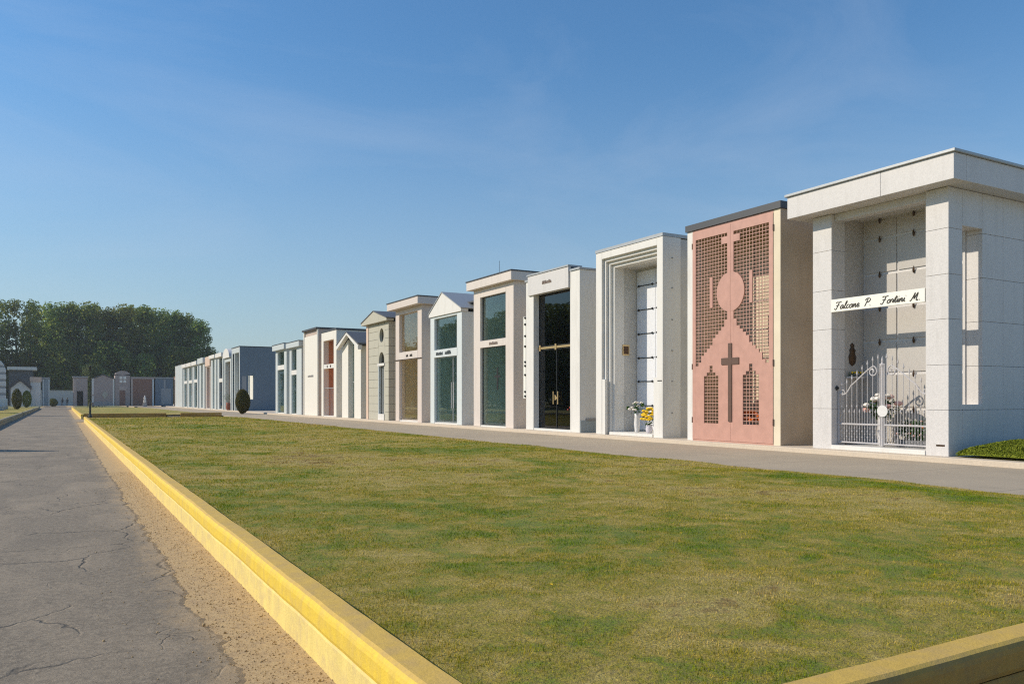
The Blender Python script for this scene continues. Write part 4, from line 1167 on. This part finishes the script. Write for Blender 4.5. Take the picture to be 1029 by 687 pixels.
# ground cover bed beside the granite chapel
def bed():
    def top(x, y):
        e = np.minimum(np.minimum((x-15.55)/.45, (9.52-y)/.9), 1); e = np.sqrt(np.clip(e,0,1))
        return ZT+.02+.36*e+.03*np.vectorize(lambda a, b: mn.noise((a*3,b*3,1)))(x, y)*e
    gx, gy = np.meshgrid(np.linspace(15.57,19.2,60), np.linspace(4.8,9.51,80))
    G = np.stack([gx,gy,top(gx,gy)-.035],2).reshape(-1,3); k = np.arange(4800).reshape(80,60)
    GF = np.stack([k[:-1,:-1],k[:-1,1:],k[1:,1:],k[1:,:-1]],2).reshape(-1,4)
    n = 90000; x = 15.57+rng.random(n)*3.5; y = 4.9+rng.random(n)*4.6
    z = top(x, y)-.03*rng.random(n)
    V, F = leaf_quads(np.stack([x,y,z],1), .042, 5, np.tile(np.array([[-.5,-.2,.8]]),(n,1)), .8)
    tag(link('ground_cover', np_mesh('ground_cover', np.concatenate([G,V]), np.concatenate([GF,F+len(G)])), M['hedge']), 'low mound of bright green ground cover beside the granite chapel', 'ground cover', kind='stuff')
bed()

# low tombs by the left edge
for i, (x, y, lab) in enumerate(((-5.9,98,'low grey granite tomb with upright headstone, nearest of the three at the left edge'),(-6.0,104,'low grey granite tomb, middle of the three at the left edge'),(-6.2,112,'low grey granite tomb, farthest of the three at the left edge'))):
    t = empty('tomb', (x,y,.26), 0, lab, 'tomb', 'tombs left of the road')
    m = MB(); m.box(-.6,.6,-1.1,1.1,0,.45); m.build('slab', M['blue_granite'], t, bevel=.02)
    m = MB(); m.box(-.55,.55,.85,1.05,.453,1.25); m.build('headstone', M['light_blue'], t, bevel=.02)

# lamp post
lp = empty('lamp_post', (1.72, 62.6, .0), 0, 'dark slender lamp post on the kerb line at the far end of the lawn', 'lamp post')
m = MB(); m.lathe([(.12,0),(.12,.25),(.07,.4),(.065,1.1),(.04,1.2)], (0,0,0), 10); m.build('base', simple('dark_green', (.015,.03,.025), .5), lp)
m = MB(); m.tube([(0,0,1.18),(0,0,3.45)], [.032,.024], 8); m.build('pole', M['black_iron'], lp)
m = MB(); m.lathe([(.03,3.44),(.06,3.48),(.08,3.66),(.10,3.68),(.02,3.76)], (0,0,0), 8); m.build('lantern', M['black_iron'], lp)
# spigot stand on the verge edge is too small to tell in the photo

# people at the road end
def person(label, x, y, h, stride, top, legs):
    me = bpy.data.meshes.new('person'); s = h/1.75
    J = [(0,0,.95),(0,0,1.15),(0,0,1.42),(0,0,1.53),(0,.01,1.66),(0,.01,1.74),
         (.10,0,.92),(.11,stride,.5),(.11,-.02+stride*1.2,.08),(.11,-.13+stride*1.2,.04),
         (-.10,0,.92),(-.11,-stride,.5),(-.11,.06-stride*1.3,.09),(-.11,-.06-stride*1.3,.04),
         (.19,0,1.40),(.24,.03,1.13),(.24,-.06,.88),(-.19,0,1.40),(-.24,.02,1.13),(-.23,-.10,.9)]
    E = [(0,1),(1,2),(2,3),(3,4),(4,5),(0,6),(6,7),(7,8),(8,9),(0,10),(10,11),(11,12),(12,13),(2,14),(14,15),(15,16),(2,17),(17,18),(18,19)]
    rad = [.15,.13,.15,.055,.10,.06,.10,.07,.045,.04,.10,.07,.045,.04,.06,.045,.035,.06,.045,.035]
    me.from_pydata([tuple(c*s for c in p) for p in J], E, [])
    o = bpy.data.objects.new('person_source', me); COL.objects.link(o)
    o.modifiers.new('skin', 'SKIN'); o.modifiers.new('sub', 'SUBSURF').levels = 1
    for i, r in enumerate(rad): me.skin_vertices[0].data[i].radius = (r*s, r*s*.8)
    me.skin_vertices[0].data[0].use_root = True
    dg = bpy.context.evaluated_depsgraph_get(); m2 = bpy.data.meshes.new_from_object(o.evaluated_get(dg))
    bpy.data.objects.remove(o); m2.name = 'person'
    for q in (top, legs, simple('skin', (.45,.28,.2), .6)): m2.materials.append(q)
    for p in m2.polygons:
        z = p.center.z/s; p.use_smooth = True
        p.material_index = 2 if z > 1.55 or (abs(p.center.x) > .19*s and z < .93) else (1 if z < .92 else 0)
    root = bpy.data.objects.new('person', m2); COL.objects.link(root); root.location = (x, y, .014)
    tag(root, label, 'person')
    m = MB(); m.lathe([(.085,1.63),(.105,1.68),(.10,1.75),(.05,1.785),(.01,1.79)], (0,.03,0), 10); m.build('hair', M['black_iron'], root, smooth=True)
    return root
dkc = simple('dark_cloth', (.02,.022,.03), .8); dkt = simple('dark_trousers', (.03,.035,.05), .8)
person('person in dark clothes walking at the road end, the left of two', .10, 190, 1.72, .12, dkc, dkt)
person('person in dark clothes walking at the road end, the right of two', 1.0, 189.5, 1.68, -.12, dkc, dkc)

# ------------------------------------------------------------------ trees behind the cemetery
def tree_proto(h, rx, seed, nclump, per, leaf, mat, low=.18, dens=1.0):
    r = np.random.default_rng(seed); Ps = []; Ns = []
    for k in range(nclump):
        t = r.random()**.85; z = h*(low+(1-low)*t)
        prof = math.sin(PI*min(1, .14+.80*t))**.6
        an = r.random()*2*PI; q = r.random()**.45
        c = np.array([math.cos(an)*rx*prof*q*.85, math.sin(an)*rx*prof*q*.85, z*.97])
        cr = rx*r.uniform(.28,.52)
        u = r.normal(size=(per,3)); u /= np.linalg.norm(u,axis=1)[:,None]
        Ns.append(u+.5*np.array([c[0],c[1],0])/rx)
        Ps.append(c+u*cr*np.array([1,1,1.15])*(r.random(per)**.3)[:,None])
    P = np.concatenate(Ps); P[:,2] = np.minimum(P[:,2], h*1.02)
    V, F = leaf_quads(P, leaf, seed+1, np.concatenate(Ns), .45)
    me = np_mesh('crown', V, F)
    m = MB(); pts = [(0,0,-.5),(.15,.1,h*.25),(-.1,.2,h*.5),(.1,0,h*.8)]
    m.tube(pts, [h*.018,h*.014,h*.009,h*.003], 7)
    for k in range(9):
        an = r.random()*2*PI; z = h*(.22+.5*r.random()); L = rx*.8
        m.tube([(0,.1,z),(math.cos(an)*L*.5,math.sin(an)*L*.5,z+L*.4),(math.cos(an)*L,math.sin(an)*L,z+L*.9)], [h*.006,h*.004,h*.001], 5)
    return me, m
TG = 'trees of the wood behind the cemetery'
def make_tree(label, spec, mat):
    me, m = spec
    root = empty('tree', (0,0,0), 0, label, 'tree', TG)
    link('crown', me, mat, root); m.build('trunk', M['bark'], root)
    return root
L1 = 'tall broad leaved tree with dense dark crown, one of the wood behind the far chapels'
L2 = 'tall slim tree with sparse crown letting the sky through, at the left of the wood'
L3 = 'bushy mid green tree low in the wood behind the far chapels'
pr1 = make_tree(L1, tree_proto(25, 4.8, 101, 60, 105, .6, None, .1), M['crown'])
pr2 = make_tree(L1, tree_proto(25, 4.2, 202, 60, 105, .6, None, .1), M['crown'])
pr3 = make_tree(L2, tree_proto(25, 3.4, 303, 34, 70, .55, None, .3), M['crown'])
pr4 = make_tree(L3, tree_proto(13, 4.4, 404, 56, 130, .5, None, .04), M['crown'])
used = set()
def put_tree(p, x, y, h, h0, rz, label=None, w=1.0):
    o = p if p.name not in used else copy_tree(p)
    used.add(p.name)
    o.location = (x, y, -.1); k = h/h0; o.scale = (k*w, k*w, k); o.rotation_euler = (0,0,rz)
    if label: o['label'] = label
    return o
tr = random.Random(5)
# (x, height) along the front edge of the wood, 225 m away
front = [(-34,24.5),(-29,24),(-24,25),(-19.5,23.5),(-2.5,25.2),(2,25.4),(6.5,25.4),(10.5,24.4),(14.5,25.0),(18.5,25.2),(22.5,24.9),(26.3,24.6),(29,24.0),(31.4,22.2),(33.4,18.5)]
for i, (x, h) in enumerate(front):
    lab = None
    if i == len(front)-1: lab = 'lowest tree at the right end of the wood behind the chapel row'
    put_tree((pr1, pr2)[i % 2], x+2.5 if x < -30 else x, 225+tr.uniform(-2,3), h, 25, tr.random()*6, lab)
for x, h in ((-15.5,24),(-12.4,24.6),(-9.6,25),(-6.6,25)): put_tree(pr3, x, 224+tr.uniform(-2,2), h, 25, tr.random()*6)
for i, x in enumerate(np.arange(-36, 31, 4.3)):
    if -15 < x < -8: continue
    put_tree((pr2, pr1)[i % 2], x, 234+tr.uniform(-2,3), 25.2+tr.uniform(-1.2,.8), 25, tr.random()*6)
for i, x in enumerate(np.arange(-33, 34, 3.9)):
    put_tree(pr4, x+tr.uniform(-.8,.8), 219+tr.uniform(-2,2), 12.5+tr.uniform(-2,3), 13, tr.random()*6)
b = put_tree(pr4, 5.2, 172, 8.0, 13, 1.0, 'light green rounded small tree rising behind the grey doorway chapel', 1.0)
for ch in b.children:
    if ch.name.startswith('crown'):
        ch.data = ch.data.copy(); ch.data.materials.clear(); ch.data.materials.append(M['crown_light'])
# trees across the road, seen only mirrored in the chapel glass
for k in range(16):
    put_tree(pr4, -41+tr.uniform(-5,4), 84+k*7.2+tr.uniform(-2,2), 15.5+tr.uniform(-2.5,3), 13, tr.random()*6, 'tree beyond the left lawn, outside the photo and mirrored in the glass', 1.0)

# ------------------------------------------------------------------ light, sky, camera
fr = Vector((-math.cos(R(YAW)), math.sin(R(YAW)), 0))           # towards the sun on the ground plan: due left of the camera
to_sun = fr*math.cos(R(SUN_EL))+Vector((0,0,math.sin(R(SUN_EL))))
sd = bpy.data.lights.new('sun', 'SUN'); sd.energy = 4.3; sd.angle = R(.55); sd.color = (1.0, .895, .735)
so = bpy.data.objects.new('sun', sd); COL.objects.link(so); so.rotation_euler = (-to_sun).to_track_quat('-Z', 'Y').to_euler(); so.location = (-20, 10, 30)
w = bpy.data.worlds.new('World'); SC.world = w; w.use_nodes = True
nt = w.node_tree; bg = nt.nodes['Background']
sky = nt.nodes.new('ShaderNodeTexSky'); sky.sky_type = 'NISHITA'; sky.sun_disc = False
sky.sun_elevation = R(SUN_EL); sky.sun_rotation = math.atan2(fr.x, fr.y)
sky.altitude = 50; sky.air_density = 1.5; sky.dust_density = .2; sky.ozone_density = 9.0
bg.inputs[1].default_value = .125
# thin cirrus
tc = nt.nodes.new('ShaderNodeTexCoord'); mp = nt.nodes.new('ShaderNodeMapping'); mp.inputs['Scale'].default_value = (1.2, 3.2, 5.0); mp.inputs['Rotation'].default_value = (0, 0, R(35))
nz = nt.nodes.new('ShaderNodeTexNoise'); nz.inputs['Scale'].default_value = 1.6; nz.inputs['Detail'].default_value = 7; nz.inputs['Roughness'].default_value = .6; nz.inputs['Distortion'].default_value = .6
rp = nt.nodes.new('ShaderNodeValToRGB'); rp.color_ramp.elements[0].position = .46; rp.color_ramp.elements[0].color = (0,0,0,1); rp.color_ramp.elements[1].position = .85; rp.color_ramp.elements[1].color = (.20,.20,.20,1)
mx = nt.nodes.new('ShaderNodeMix'); mx.data_type = 'RGBA'; mx.inputs[7].default_value = (5.6, 5.2, 5.9, 1)
wb = nt.nodes.new('ShaderNodeMix'); wb.data_type = 'RGBA'; wb.blend_type = 'MULTIPLY'; wb.inputs[0].default_value = 1; wb.inputs[7].default_value = (.85, 1.02, 1.06, 1)   # the camera's white balance of the sky
# low horizon haze of the sky itself
sz = nt.nodes.new('ShaderNodeSeparateXYZ'); hr = nt.nodes.new('ShaderNodeMapRange'); hr.interpolation_type = 'SMOOTHSTEP'
hr.inputs[1].default_value = -.02; hr.inputs[2].default_value = .42; hr.inputs[3].default_value = .50; hr.inputs[4].default_value = 0
hm = nt.nodes.new('ShaderNodeMix'); hm.data_type = 'RGBA'; hm.inputs[7].default_value = (4.6, 4.3, 4.75, 1)
nt.links.new(tc.outputs['Generated'], sz.inputs[0]); nt.links.new(sz.outputs[2], hr.inputs[0]); nt.links.new(hr.outputs[0], hm.inputs[0]); nt.links.new(sky.outputs[0], hm.inputs[6])
for a, b_ in ((tc.outputs['Generated'], mp.inputs[0]), (mp.outputs[0], nz.inputs['Vector']), (nz.outputs['Fac'], rp.inputs[0]), (rp.outputs[0], mx.inputs[0]), (hm.outputs[2], mx.inputs[6]), (mx.outputs[2], wb.inputs[6]), (wb.outputs[2], bg.inputs[0])):
    nt.links.new(a, b_)

hz = bpy.data.materials.new('thin_haze'); hz.use_nodes = True; hz.node_tree.nodes.clear()
ho = hz.node_tree.nodes.new('ShaderNodeOutputMaterial'); pv = hz.node_tree.nodes.new('ShaderNodeVolumePrincipled')
pv.inputs['Color'].default_value = (.86, .93, 1, 1); pv.inputs['Density'].default_value = HAZE; pv.inputs['Anisotropy'].default_value = .2
hz.node_tree.links.new(pv.outputs[0], ho.inputs['Volume'])
m = MB(); m.box(-1520, 1520, -420, 2020, -1.2, 34)
tag(m.build('haze', hz), kind='stuff')
cd = bpy.data.cameras.new('camera'); cd.sensor_width = 36; cd.lens = 36*800/1029; cd.shift_y = 57.5/1029
cd.clip_end = 5000; cd.clip_start = .05
co = bpy.data.objects.new('camera', cd); COL.objects.link(co); co.location = (0,0,1.44); co.rotation_euler = (R(90), 0, R(-YAW))
SC.camera = co
SC.view_settings.view_transform = 'Standard'; SC.view_settings.look = 'None'; SC.view_settings.gamma = 1
SC.view_settings.exposure = 0
SC.cycles.use_denoising = False; SC.cycles.use_adaptive_sampling = False; SC.cycles.filter_width = 1.2; SC.cycles.sample_clamp_direct = 8; SC.cycles.max_bounces = 8; SC.cycles.transparent_max_bounces = 12; SC.cycles.sample_clamp_indirect = 6
